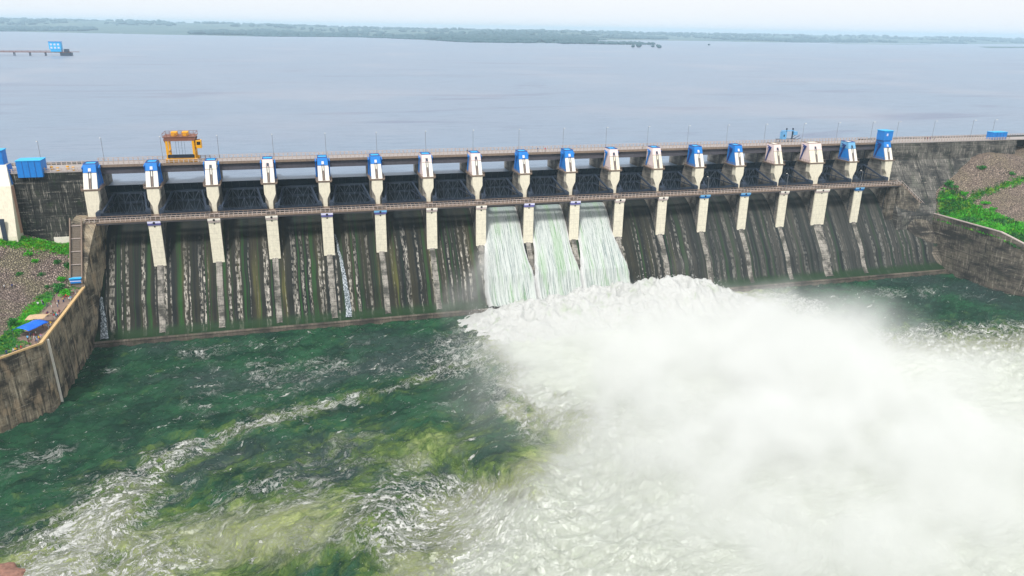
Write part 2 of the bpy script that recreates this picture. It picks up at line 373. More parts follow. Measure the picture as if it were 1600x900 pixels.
def rubble_mat(name, cols, scale=1.1, green=.0, gpath=None):
    k = NM(name, .95, .1); p = k.pos()
    cell = k.vor(k.V('ADD', p, k.V('SCALE', k.noise(p, .8, 3, .6, color=True), .8)), scale, 'F1', 'Color')
    edge = k.vor(k.V('ADD', p, k.V('SCALE', k.noise(p, .8, 3, .6, color=True), .8)), scale, 'DISTANCE_TO_EDGE')
    hv = k.sep(cell)[0]
    c = k.mix(hv, cols[0], cols[1]); c = k.mix(k.rng(k.noise(p, .09, 5, .6), .42, .62), c, cols[2])
    c = k.mix(k.rng(edge, .10, .02), c, (.035,.03,.027))
    g = k.attr('grass'); n = k.noise(p, .7, 6, .7)
    gf = k.rng(k.M('ADD', g, k.M('MULTIPLY', k.M('SUBTRACT', n, .5), .9)), .40, .60)
    gc = k.mix(k.rng(k.noise(p, .25, 5, .65), .4, .62), (.035,.24,.008), (.19,.33,.02))
    c = k.mix(gf, c, gc)
    pa = k.attr('path'); pf = k.rng(k.M('ADD', pa, k.M('MULTIPLY', k.M('SUBTRACT', n, .5), .5)), .42, .58)
    c = k.mix(pf, c, k.mix(n, (.27,.20,.165), (.17,.12,.10)))
    k.color(c); k.bump(k.M('MULTIPLY', k.rng(edge, 0., .3), k.M('SUBTRACT', 1., pf)), 1., .5)
    return k.m
m_rubbleL = rubble_mat('riprap_left', [(.48,.38,.33),(.25,.19,.17),(.33,.29,.20)], 1.5)
m_rubbleR = rubble_mat('riprap_right', [(.42,.33,.27),(.24,.19,.16),(.33,.27,.20)], 1.3)

def leaf_mat(name, a, b):
    k = NM(name, .6, .2); n = k.noise(k.pos(), .9, 4, .7)
    oi = k.n('ShaderNodeObjectInfo').outputs['Random']
    k.color(k.mix(k.rng(n, .35, .65), a, b)); return k.m
m_leaf = leaf_mat('bright_green_leaves', (.025,.26,.006), (.07,.42,.010))
m_leaf2 = leaf_mat('dark_green_leaves', (.012,.12,.02), (.035,.22,.03))
m_leaf3 = leaf_mat('yellow_green_leaves', (.10,.24,.012), (.19,.34,.02))
m_fartree = leaf_mat('hazed_foliage', (.03,.07,.085), (.05,.10,.11))  # blue of the distance haze is mixed into the leaf colours
def farland_mat():
    k = NM('hazed_far_land', .95, .1); p = k.pos()
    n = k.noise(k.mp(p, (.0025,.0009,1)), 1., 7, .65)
    c = k.mix(k.rng(n, .40, .60), (.05,.10,.11), (.13,.18,.16)); c = k.mix(k.rng(k.noise(k.mp(p, (.004,.0012,1), (9,4,0)), 1., 6, .7), .56, .66), c, (.24,.25,.2))  # bluish ground tones carry painted distance haze
    k.color(c); return k.m
m_far = farland_mat()

def fall_mat():
    k = NM('white_falling_water', .5, .3); uv = k.attr('wc', True)
    u, v, w = k.sep(uv)              # u metres across, v metres down the face, w 0..1 edge factor
    s1 = k.noise(k.comb(k.M('MULTIPLY', u, 2.6), k.M('MULTIPLY', v, .06), 0.), 1., 5, .7, .25)
    s2 = k.noise(k.comb(k.M('MULTIPLY', u, 6.), k.M('MULTIPLY', v, .55), 3.), 1., 5, .75)
    s3 = k.noise(k.comb(k.M('MULTIPLY', u, .28), k.M('MULTIPLY', v, .03), 8.), 1., 3, .5)
    glass = k.rng(k.M('ADD', v, k.M('MULTIPLY', s1, 10.)), 12., 2.)
    c = k.mix(glass, (.50,.54,.52), (.24,.31,.32))
    c = k.mix(k.M('MULTIPLY', k.rng(s3, .52, .66), .6), c, (.30,.43,.29))
    low = k.rng(v, 4., 28.)
    dk = k.M('MULTIPLY', k.rng(s1, .48, .60), k.rng(k.M('ADD', s2, k.M('MULTIPLY', low, .06)), .42, .54))
    dk = k.M('MULTIPLY', dk, k.rng(w, .04, .20))
    c = k.mix(k.M('MULTIPLY', dk, .8), c, k.mix(k.rng(s3, .45, .58), (.11,.17,.17), (.10,.26,.08)))
    c = k.mix(k.rng(k.M('ADD', w, k.M('MULTIPLY', k.M('SUBTRACT', s1, .5), .2)), .17, .02), c, (.58,.59,.59))
    k.color(c); k.bump(k.M('ADD', s1, k.M('MULTIPLY', s2, .6)), .8, .35)
    return k.m
m_fall = fall_mat()
def foam_mat():
    k = NM('boiling_foam', .7, .2); p = k.pos()
    a = k.noise(p, .22, 8, .72, .4); b = k.noise(p, 1.1, 7, .75)
    c = k.mix(k.rng(a, .52, .70), (.52,.53,.52), (.38,.44,.34))
    c = k.mix(k.M('MULTIPLY', k.rng(b, .54, .70), .3), c, (.27,.34,.24))
    k.color(c); k.bump(k.M('ADD', a, k.M('MULTIPLY', b, .5)), 1.0, .8)
    k.b.inputs['Subsurface Weight'].default_value = 0
    return k.m
m_foam = foam_mat()

# ---------------------------------------------------------------- ground, water, sky air
S = 19.0; N = 18
YC = [12,11,10,9,8,7,6,5,4,3,2,1,0,-1,-2,-3]
def chute_z(y):
    y = np.asarray(y, float); dx = np.maximum(10-y, 0)
    z = 34-.05*dx**2
    k = 13.3; z = np.where(dx > k, 34-.05*k*k-1.33*(dx-k), z)
    # bucket at the toe
    t = np.clip((-14-y)/7.0, 0, 1); zb = 11.0*(1-t)+1.4*t - 2.6*np.sin(math.pi*t)*0.9
    z14 = 34-.05*k*k-1.33*(24-k)
    zb = z14*(1-t)**2+1.4*(1-(1-t)**2)
    return np.where(y < -14, zb, z)
ys = np.concatenate([np.linspace(16, -14, 61), np.linspace(-14.4, -21, 26)])
xs = np.arange(-3, 347, .8); X, Y = np.meshgrid(xs, ys); Z = chute_z(Y)
Z = Z + (fbm(X*.9, Y*.3, 4, 3)-.5)*.22
t_dam = tag(empty('spillway_dam', (0,0,0)), 'long dark stained concrete spillway face streaked with green moss', 'dam')
grid_obj('spillway_face', X, Y, Z, m_chute, t_dam)
b = MB(); b.box(-3, 347, -22.4, -21.0, -3, 1.45); b.build('end_sill', m_sill, t_dam, .12)
b = MB(); b.box(-3, 327, 14, 24, 5, 33.5); b.build('crest', m_pier, t_dam)
pier_w = [3.9]*N; pier_w[15] = 6.6; pier_w[0] = 4.2
pier_x = [S*i for i in range(N)]
# worn concrete ridge that runs on down the face below each pier
def rib(w, seed):
    yy = np.concatenate([np.linspace(-5.6, -14, 22), np.linspace(-14.5, -19.5, 10)]); xx = np.linspace(-w/2, w/2, 7)
    X, Y = np.meshgrid(xx, yy); Z = chute_z(Y)+.32+(fbm(X*2+seed*9, Y*1.2, 3, seed)-.5)*.3
    Z[:,0] -= .8; Z[:,-1] -= .8
    return X, Y, Z
for i in range(1, 17):
    X_, Y_, Z_ = rib(2.6 if i != 15 else 5., i)
    o = grid_obj('worn_rib', X_+pier_x[i], Y_, Z_, m_rib, t_dam, smooth=False)

# tailwater
def axis(a, b, fa, fb, fine, coarse):
    v = [a]
    while v[-1] < b: v.append(v[-1]+(fine if fa <= v[-1] < fb else coarse))
    return np.array(v)
xs = axis(-70, 470, -20, 340, .6, 3.); ys = axis(-330, -20.4, -200, 100, .6, 4.)
X, Y = np.meshgrid(xs, ys)
def blob(cx, cy, rx, ry, rot=0, p=2.):
    c, s = math.cos(rot), math.sin(rot); a = (X-cx)*c+(Y-cy)*s; b_ = -(X-cx)*s+(Y-cy)*c
    return np.exp(-((np.abs(a)/rx)**p+(np.abs(b_)/ry)**p))
nz = fbm(X*.05, Y*.05, 4, 5)-.5; nz2 = fbm(X*.16, Y*.16, 4, 9)-.5
milkedge = [(126,-30),(124,-82),(119,-112),(106,-116),(92,-124),(78,-137),(55,-160),(20,-200)]
# signed: right of the polyline is milky
ex = np.interp(-Y, [-330+0,30,82,105,116,124,137,160,200,330], [126,126,125,121,107,93,79,58,25,-20])
side = (X-ex)+nz*22+nz2*10
milk = sstep(-6, 40, side)*1.0+.9*sstep(-4, 8, side)*sstep(-118, -92, Y)*sstep(215, 180, X)
milk += .55*sstep(20, 60, side)
band = [(118,-62),(94,-74),(64,-83),(40,-92),(29,-100),(23,-111),(18,-124),(14,-137),(14,-160)]
d, t = seg_dist(X, Y, band); bw = 2.5+5.5*t
milk += (.25+.5*t)*np.exp(-(d/(bw*1.6))**2)*(.7+nz2*1.2)
milk += .52*blob(42,-138,30,15)+.35*blob(62,-133,22,12)+.34*blob(88,-114,14,11)+.22*blob(72,-100,14,8)+.16*blob(52,-108,14,6)
milk += .22*blob(100,-108,12,12)
# right side clears again towards the far wall
milk -= 1.75*blob(318,-50,90,50, R(-6), 4); milk += .22*blob(300,-70,60,26)
foam = np.clip(.14+.12*nz, 0, 1)+.75*sstep(-4, 10, side)*sstep(-118, -90, Y)*sstep(215, 180, X)+.50*sstep(10, 90, side)+.45*sstep(50, 120, side)
foam += (.18+.48*t)*np.exp(-(d/(bw*.9))**2)
foam += .34*blob(88,-138,12,12)+.35*blob(27,-141,14,10)+.30*blob(86,-138,14,12)+.28*blob(20,-122,10,7)+.18*blob(60,-120,26,14)+.16*blob(60,-60,30,14)+.18*blob(0,-90,9,7)
foam += .17*blob(40,-34,22,6)+.2*blob(110,-60,14,16)
d2, t2 = seg_dist(X, Y, [(-4,-66),(-22,-84),(-50,-112)]); foam += .35*np.exp(-(d2/2.2)**2)
foam -= 1.10*blob(318,-50,90,50, R(-6), 4); foam += .25*blob(280,-80,26,10)+.22*blob(320,-84,30,12); foam += .40*blob(300,-40,26,8)+.3*blob(262,-98,14,12)+.35*blob(250,-42,18,9)+.28*blob(330,-52,12,5)
foam += 1.0*blob(236,-92,24,20,0,2)
foam += .5*blob(170,-60,50,36,0,4)
milk += 1.0*blob(172,-60,46,36,0,4)
# flow-warped coordinates: stretched along the current and wound round eddies
ang = np.interp(X, [0, 60, 120, 200, 300], [.55, .25, .0, -.3, -.1])
a0 = R(22); wx = (X*math.cos(a0)+Y*math.sin(a0))*.52; wy = (-X*math.sin(a0)+Y*math.cos(a0))*1.0
edd = [(30,-120,9,1.8),(52,-140,10,-2.0),(84,-138,12,2.2),(105,-125,12,-2.0),(62,-112,8,1.5),(75,-92,9,1.4),(48,-96,8,-1.5),(20,-140,8,1.6),(100,-100,8,1.8),(118,-140,12,1.8),(135,-120,12,-1.6),
       (40,-60,12,.9),(80,-50,12,-.9),(290,-60,10,1.5),(312,-80,11,-1.4),(260,-120,14,1.5),(230,-140,14,-1.5),(200,-165,14,1.6),(160,-160,14,-1.7),(5,-100,7,1.3),(330,-50,8,1.3),(95,-75,8,1.5)]
sx, sy = X.copy(), Y.copy()
for cx, cy, r, a in edd:
    a *= .5
    dx, dy = sx-cx, sy-cy; g = a*np.exp(-(dx*dx+dy*dy)/(r*r)); c, s = np.cos(g), np.sin(g)
    sx, sy = cx+dx*c-dy*s, cy+dx*s+dy*c
wx = (sx*math.cos(a0)+sy*math.sin(a0))*.62; wy = (-sx*math.sin(a0)+sy*math.cos(a0))
wc = np.stack([wx, wy, np.zeros_like(wx)], -1)
near = sstep(-20.4, -26, Y)
Z = ((fbm(wx*.30, wy*.36, 5, 21, .55, True)-.55)*3.8+(fbm(wx*1.3, wy*1.3, 3, 31, .6)-.5)*.75*(1-.75*np.clip(milk, 0, 1)))*(.35+.65*near)*(.62+.45*np.clip(foam, 0, .5)-.42*sstep(.6, 1.1, foam))
Z += 2.0*blob(165,-75,55,32)
Z -= .3
water = grid_obj('tailwater', X, Y, Z, m_tail, attrs={'foam': foam, 'milk': milk, 'wc': wc})
tag(water, kind='structure', label='churning green tailwater laced with foam below the spillway')

# reservoir
rx = np.concatenate([-np.geomspace(200, 14000, 18)[::-1], np.arange(-150, 600, 50), np.geomspace(620, 14000, 18)])
ry = np.concatenate([np.array([13.5, 20, 40]), np.geomspace(60, 14000, 40)])
X, Y = np.meshgrid(rx, ry)
res = grid_obj('reservoir_water', X, Y, X*0+46.0, m_res); tag(res, kind='structure', label='wide calm grey-blue reservoir behind the dam')

# far shore
sh = [(-9000,6200),(-4200,5400),(-1949,4834),(-1397,4535),(-710,4163),(-74,3819),(446,4000),(700,3300),(757,2893),(972,2881),(1180,2950),(1408,3037),(1600,3900),(2208,4268),(2715,4368),(3046,4139),(4061,4468),(5120,4662),(6212,5055),(7349,5071),(9500,5600),(13500,7000)]
sa = np.array([math.atan2(x-CX, y-CY) for x, y in sh]); sr = np.array([math.hypot(x-CX, y-CY) for x, y in sh])
th = np.linspace(-1.0, 1.0, 900); rr0 = np.interp(th, sa, sr)+(fbm(th*90, th*0+3, 4, 4)-.5)*160
K = np.concatenate([[0, 4, 30, 90], np.geomspace(180, 7600, 46)])
TH, KK = np.meshgrid(th, K); RR = rr0[None,:]+KK*np.clip((13600-rr0[None,:])/7600, .3, 1)
X = CX+RR*np.sin(TH); Y = CY+RR*np.cos(TH)
hill = 46.0+np.minimum(KK/30, 1)*1.6+sstep(100, 3500, KK)*(30+34*sstep(.25, -.3, TH)+16*(fbm(X*.0006, Y*.0005, 4, 8)-.4))
hill += sstep(500, 3500, KK)*(fbm(X*.004, Y*.003, 4, 12)-.5)*14
hill = np.where(KK < 3, 44.0, hill)
far = grid_obj('far_shore_land', X, Y, hill, m_far); tag(far, kind='structure', label='low wooded far shore beyond the reservoir')
def blob_tree(v, f, x, y, z, w, h, seed):
    r = random.Random(seed); n = 7; b0 = len(v)
    rings = [(0,.55),(.3,1.),(.65,.85),(.92,.4)]
    for t, rad in rings:
        for i in range(n):
            a = 6.283*i/n; q = rad*w*.5*r.uniform(.75, 1.2); v.append((x+math.cos(a)*q, y+math.sin(a)*q, z+h*t*r.uniform(.93,1.05)))
    v.append((x, y, z+h))
    for k in range(3):
        for i in range(n): f.append((b0+k*n+i, b0+k*n+(i+1)%n, b0+(k+1)*n+(i+1)%n, b0+(k+1)*n+i))
    for i in range(n): f.append((b0+3*n+i, b0+3*n+(i+1)%n, b0+4*n))
v, f = [], []
cnt = 0
while cnt < 7000:
    th_ = random.uniform(-.42, .98); k_ = random.choice([random.uniform(5, 60), random.uniform(60, 900), random.uniform(500, 5500)])
    r_ = float(np.interp(th_, th, rr0))
    rr_ = r_+k_*min(max((13600-r_)/7600, .3), 1); x = CX+rr_*math.sin(th_); y = CY+rr_*math.cos(th_)
    if vnoise(np.array([x*.0035]), np.array([y*.0016]), 44)[0] < .50: continue
    ii = int(np.argmin(abs(th-th_))); jj = int(np.argmin(abs(K-k_)))
    h = random.uniform(9, 24) if k_ > 100 else random.uniform(4, 10); blob_tree(v, f, x, y, float(hill[jj, ii])-1, h*random.uniform(1.2, 3.2), h, cnt); cnt += 1
o = mesh_obj('far_shore_wood', v, f, m_fartree, smooth=True); tag(o, 'hazy belt of trees on the far shore', 'wood', kind='stuff')
# low spit and islets
def islet(name, pts, label, h=1.6, seed=0):
    d = MB(); n = len(pts); cx = sum(p[0] for p in pts)/n; cy = sum(p[1] for p in pts)/n
    P = []
    for i in range(n):
        a, b_ = pts[i], pts[(i+1)%n]
        for q in range(6):
            t = q/6; P.append((a[0]*(1-t)+b_[0]*t+random.uniform(-14,14), a[1]*(1-t)+b_[1]*t+random.uniform(-14,14)))
    m_ = len(P); v = [(x, y, 45.6) for x, y in P]+[(cx+(x-cx)*.93, cy+(y-cy)*.93, 46+h) for x, y in P]+[(cx, cy, 46+h+.6)]
    f = [(i, (i+1)%m_, m_+(i+1)%m_, m_+i) for i in range(m_)]+[(m_+i, m_+(i+1)%m_, 2*m_) for i in range(m_)]
    return tag(mesh_obj(name, v, f, m_far), label, kind='structure')
islet('spit', [(1010,3080),(1307,3380),(1547,3500),(1649,3380),(1640,2860),(1420,2740),(1290,2800)], 'low green spit reaching into the reservoir')
islet('islet', [(3892,3346),(4700,3560),(4800,3200),(3970,3120),(3560,2960)], 'low islet near the right end of the reservoir')
islet('islet', [(3300,3900),(4100,4100),(4200,3950),(3300,3780)], 'thin islet before the far shore')
spots = [(1204,2190,9,16,'small lone tree standing in the reservoir off the spit'),(1250,2243,14,22,'rounded tree clump standing in the reservoir off the spit'),(1262,2262,12,18,'tree beside the rounded clump off the spit'),
         (1314,2262,8,14,'slim tree between two clumps off the spit'),(1365,2330,9,12,'low bushy tree at the tip of the spit'),(1273,2130,11,18,'outermost tree standing alone off the spit tip'),(1810,2735,7,12,'tiny lone tree far out on open water')]
for x, y, h, w, lab in spots:
    v, f = [], []; blob_tree(v, f, 0, 0, 2.2, w, h, int(x)); tr = tag(empty('tree', (x, y, 45.8)), lab, 'tree', 'trees standing in the reservoir')
    mesh_obj('crown', v, f, m_fartree, tr, True); MB().bar((0,0,-1), (0,0,3.5), 1.6, 1.6, 6).build('trunk', m_wood, tr)
v, f = [], []
for k in range(420):
    x, y = random.uniform(1180, 1640), 0
    x0, y0 = (1300+random.gauss(90,150), random.uniform(2760, 3050))
    if x0 > 1600 or x0 < 1130: continue
    hh = random.uniform(5, 11); blob_tree(v, f, x0, y0, 47, hh*random.uniform(1.2,2.4), hh, k)
tag(mesh_obj('spit_wood', v, f, m_fartree, smooth=True), 'dark grove of trees on the low spit', 'wood', kind='stuff')

# left bank
xs = np.arange(-75, -1.9, .35); ys = np.arange(-130, 4.0, .35); X, Y = np.meshgrid(xs, ys)
wall_x = np.where(Y > -66, -2.3, -2.3+(Y+66)*.92)       # promenade edge
dd = wall_x-X                                            # metres behind the wall
e = (dd+0)/1.0
base = 19.2+0*X
rise = sstep(9, 60, dd+nz[0,0]*0)*18
nn = fbm(X*.07, Y*.07, 4, 61)-.5
slope = np.maximum(dd-10-nn*3, 0)*.33
topz = sstep(-24, 1, Y)*10.2*sstep(0, 3, dd)
Z = base+np.minimum(slope, 22)+topz+nn*.8*sstep(9, 14, dd)
stone = sstep(9, 12, dd)
Z += stone*(fbm(X*1.1, Y*1.1, 3, 71)-.5)*1.1+(fbm(X*2.1, Y*2.1, 2, 73)-.5)*.15
Z = np.where(dd < .3, 17.0, Z)
grass = .9*np.exp(-((dd-9.6)/2.2)**2)*sstep(-16, -26, Y)+.95*np.exp(-((Y-(-2.0)+dd*.05)/4.2)**2)*sstep(-1, 3, dd)*(.75+nn)+.75*sstep(-58, -66, Y)*np.exp(-((dd-8)/5)**2)+.55*np.exp(-((dd-3.)/3)**2)*sstep(-26,-20,Y)
path = sstep(8.2, 6.2, dd+nn*3)*sstep(-17, -22, Y)
keep = dd > -.2
lg = grid_obj('left_bank', X, Y, Z, m_rubbleL, attrs={'grass': grass, 'path': path}, keep=keep); tag(lg, kind='structure', label='stony left bank with paved promenade')
def left_z(x, y):
    i = int(np.clip((y-ys_l[0])/.35, 0, len(ys_l)-1)); j = int(np.clip((x-xs_l[0])/.35, 0, len(xs_l)-1)); return float(Z_l[i, j])
xs_l, ys_l, Z_l, G_l = xs, ys, Z, grass

# right bank
xs = np.arange(322, 560, .7); ys = np.arange(-150, 14, .7); X, Y = np.meshgrid(xs, ys)
wall_x = np.interp(-Y, [-14, 6, 44, 60, 150], [344.6, 345.2, 345.2, 351, 372])
dd = X-wall_x; nn = fbm(X*.045, Y*.045, 4, 81)-.5
wt = np.interp(-Y, [-14, 6, 44, 60, 90, 150], [23.6, 23.6, 24, 18.5, 13, 6])
g = np.interp(-Y, [-14, 0, 14, 30, 60, 150], [1., 1., .72, .50, .34, .2])
up = np.maximum(dd-2, 0)*.60*g; lim = np.interp(-Y, [-14,0,20,60,150], [31,30,26,22,14])
up = lim*(1-np.exp(-(up/lim)**1.3)) 
terr = 1.6*sstep(.5, .6, fbm(X*.02, Y*.04, 2, 83))
Z = wt+up+nn*2.2*sstep(3, 10, dd)+(fbm(X*.5, Y*.5, 3, 85)-.5)*.7*sstep(2, 5, dd)
Z = np.where(dd < .6, wt-2, Z)
Z = Z+9.5*sstep(-16, -2, Y)*sstep(0, 4, dd)*sstep(60,30,dd)+3*sstep(10, 50, dd)*sstep(-60,-10,Y)
hh_ = Z-wt
grass = .95*np.exp(-((dd-4)/4.4)**2)*sstep(-8, -14, Y)+.95*np.exp(-((dd-13)/4.0)**2)*sstep(-8, -14, Y)+.9*np.exp(-(((Y+8)/4.)**2+((dd-7)/6)**2))+.95*sstep(26.5, 29.5, Z-24+nn*4)*sstep(38, 52, dd)*sstep(-30,-10,Y)+.6*np.exp(-((Y+9+dd*.1)/1.8)**2)*sstep(14, 20, dd)*sstep(60, 40, dd)+.22*nn+.7*np.exp(-((dd-34)/5)**2)*sstep(-24,-32,Y)
path = 0*X
rg = grid_obj('right_bank', X, Y, Z, m_rubbleR, attrs={'grass': grass, 'path': path}, keep=(dd > 0) & (Y > -150)); tag(rg, kind='structure', label='reddish stony hillside with green strips on the right bank')
xs_r, ys_r, Z_r, G_r, D_r = xs, ys, Z, grass, dd
def right_z(x, y):
    i = int(np.clip((y-ys_r[0])/.7, 0, len(ys_r)-1)); j = int(np.clip((x-xs_r[0])/.7, 0, len(xs_r)-1)); return float(Z_r[i, j])
# river bed under everything
b = MB(); b.box(-3000, 3000, -3000, 13, -2.9, -2.7); tag(b.build('river_bed', m_sill), kind='structure', label='river bed')

# ---------------------------------------------------------------- piers
ORD = ['first','second','third','fourth','fifth','sixth','seventh','eighth','ninth','tenth','eleventh','twelfth','thirteenth','fourteenth','fifteenth','sixteenth','seventeenth','eighteenth']
capcol = {1:'p',2:'w',3:'w',4:'p',5:'b2',6:'w',7:'w',8:'p',9:'p',10:'w',11:'w',12:'b',13:'b',14:'w',15:'w',16:'b'}
def make_pier(w, ends=None, cap='p'):
    t = empty('pier'); h = w/2-.12
    b = MB()
    if ends is None:
        b.prism_x(-h, h, [(24,10),(24,50.6),(7.6,50.6),(7.6,47.5),(2.4,47.5),(1.4,37.9),(-5.5,37.9),(-5.5,18),(4,12)])
    else:
        b.prism_x(-h, h, [(24,10),(24,50.6),(7.6,50.6),(7.6,47.5),(2.4,47.5),(1.4,37.9),(1.4,8)])
        c = MB(); c.prism_x(-h+.01, h-.01, [(1.395,8),(1.395,37.9),(-5.9,37.9),(-5.9,8)]); c.build('lower_shaft', m_wallL if ends == 'left' else m_wallR, t)
    body = b.build('body', m_pier, t, .06)
    # dark vertical gate slot and joints on the flanks
    for s in (-1, 1):
        for y0, y1, z0, z1 in ((13.6,14.1,34,50.4),(-3.2,-2.8,19,37.6)):
            g = MB(); g.box(s*h-.03, s*h+.03, y0, y1, z0, z1); g.build('flank_slot', m_steel, t)
    # upper nose: full width, then tapering to the trunnion level
    hw = w/2; nb = .75 if w < 6 else 1.7
    b = MB()
    if ends == 'right':
        b.prism_y(0, 2.6, [(hw,47.55),(-hw,47.55),(-hw+.5,43.6),(-.2,41.8),(-.2,38.3),(hw,38.3)][::-1])
    elif ends == 'left':
        b.prism_y(0, 2.6, [(-hw,47.55),(-hw,38.5),(-hw+.3,38.3),(hw-.7,38.3),(hw-.55,41.6),(hw,43.6),(hw,47.55)])
    else:
        b.prism_y(0, 2.6, [(-hw,47.55),(-hw,43.8),(-nb-.05,41.2),(-nb,38.3),(nb,38.3),(nb+.05,41.2),(hw,43.8),(hw,47.55)])
    b.build('upper_nose', m_cream, t)
    if not ends:
        b = MB(); b.box(-hw, hw, -6.05, -5.45, 20.6, 36.0); b.build('lower_nose', m_cream, t, .04)
        b = MB()
        for zz in np.arange(22.5, 35.5, 1.9): b.box(-hw+.02, hw-.02, -6.062, -6.03, zz, zz+.05)
        b.build('panel_joint', m_joint, t)
        cm = {'p': (m_purple, m_lilac), 'w': (m_pink, m_white), 'b': (m_blue, m_blue2), 'b2': (m_purple, m_blue2)}[cap]
        ov = .12 if cap in 'pw' else .35
        b = MB(); b.hexa([(-hw-.05,-6.35,36.0),(hw+.05,-6.35,36.0),(hw+.05,-5.4,36.0),(-hw-.05,-5.4,36.0)], [(-hw-ov,-6.7,36.8),(hw+ov,-6.7,36.8),(hw+ov,-5.4,36.8),(-hw-ov,-5.4,36.8)])
        b.build('cap_band', cm[0], t)
        b = MB(); b.box(-hw-ov, hw+ov, -6.72, -5.4, 36.8, 37.5); b.build('cap_top', cm[1], t)
        b = MB(); b.bar((0,-6.78,36.95),(0,-6.70,36.95), .8, .8, 10); b.build('drain_hole', m_dark, t)
        b = MB(); b.bar((0,-6.12,35.5),(0,-6.04,35.5), .55, .55, 10); b.build('drain_hole', m_dark, t)
    # trunnion hoods either side of the nose
    for s in ((-1, 1) if not ends else ((1,) if ends == 'left' else (-1,))):
        b = MB(); n = 8
        pts = [(-.8,38.4)]+[(-.8*math.cos(math.pi*i/n), 39.9+.8*math.sin(math.pi*i/n)) for i in range(n+1)]+[(.8,38.4)]
        cx = s*(nb+1.35 if not ends else 1.5)
        b.prism_y(-2.2, .6, [(cx+x, z) for x, z in pts][::-1]); b.build('trunnion_hood', m_steel2, t)
    return t
top_desc = {}
pier_objs = []
look = {'p':'violet and lilac cap','w':'pale cap','b':'bright blue cap','b2':'violet and pale blue cap'}
protos = {}
for i in range(N):
    ends = 'left' if i == 0 else ('right' if i == N-1 else None)
    key = (ends, pier_w[i], capcol.get(i))
    if key not in protos: protos[key] = p = make_pier(pier_w[i], ends, capcol.get(i, 'p'))
    else: p = copy_tree(protos[key])
    p.location = (pier_x[i], 0, 0)
    if ends: lab = f"grey end pier at the {ends} end of the spillway beside the training wall"
    elif i == 15: lab = "extra wide cream-faced pier, third from the right end of the spillway"
    elif i in (7,8,9,10): lab = {7:'cream-faced pier along the left edge of the falling water',8:'cream-faced pier between the left and middle falls of water',9:'cream-faced pier between the middle and right falls of water',10:'cream-faced pier along the right edge of the falling water'}[i]
    else: lab = f"cream-nosed pier with {look[capcol[i]]}, {ORD[i]} from the left"
    tag(p, lab, 'pier', 'piers of the spillway')

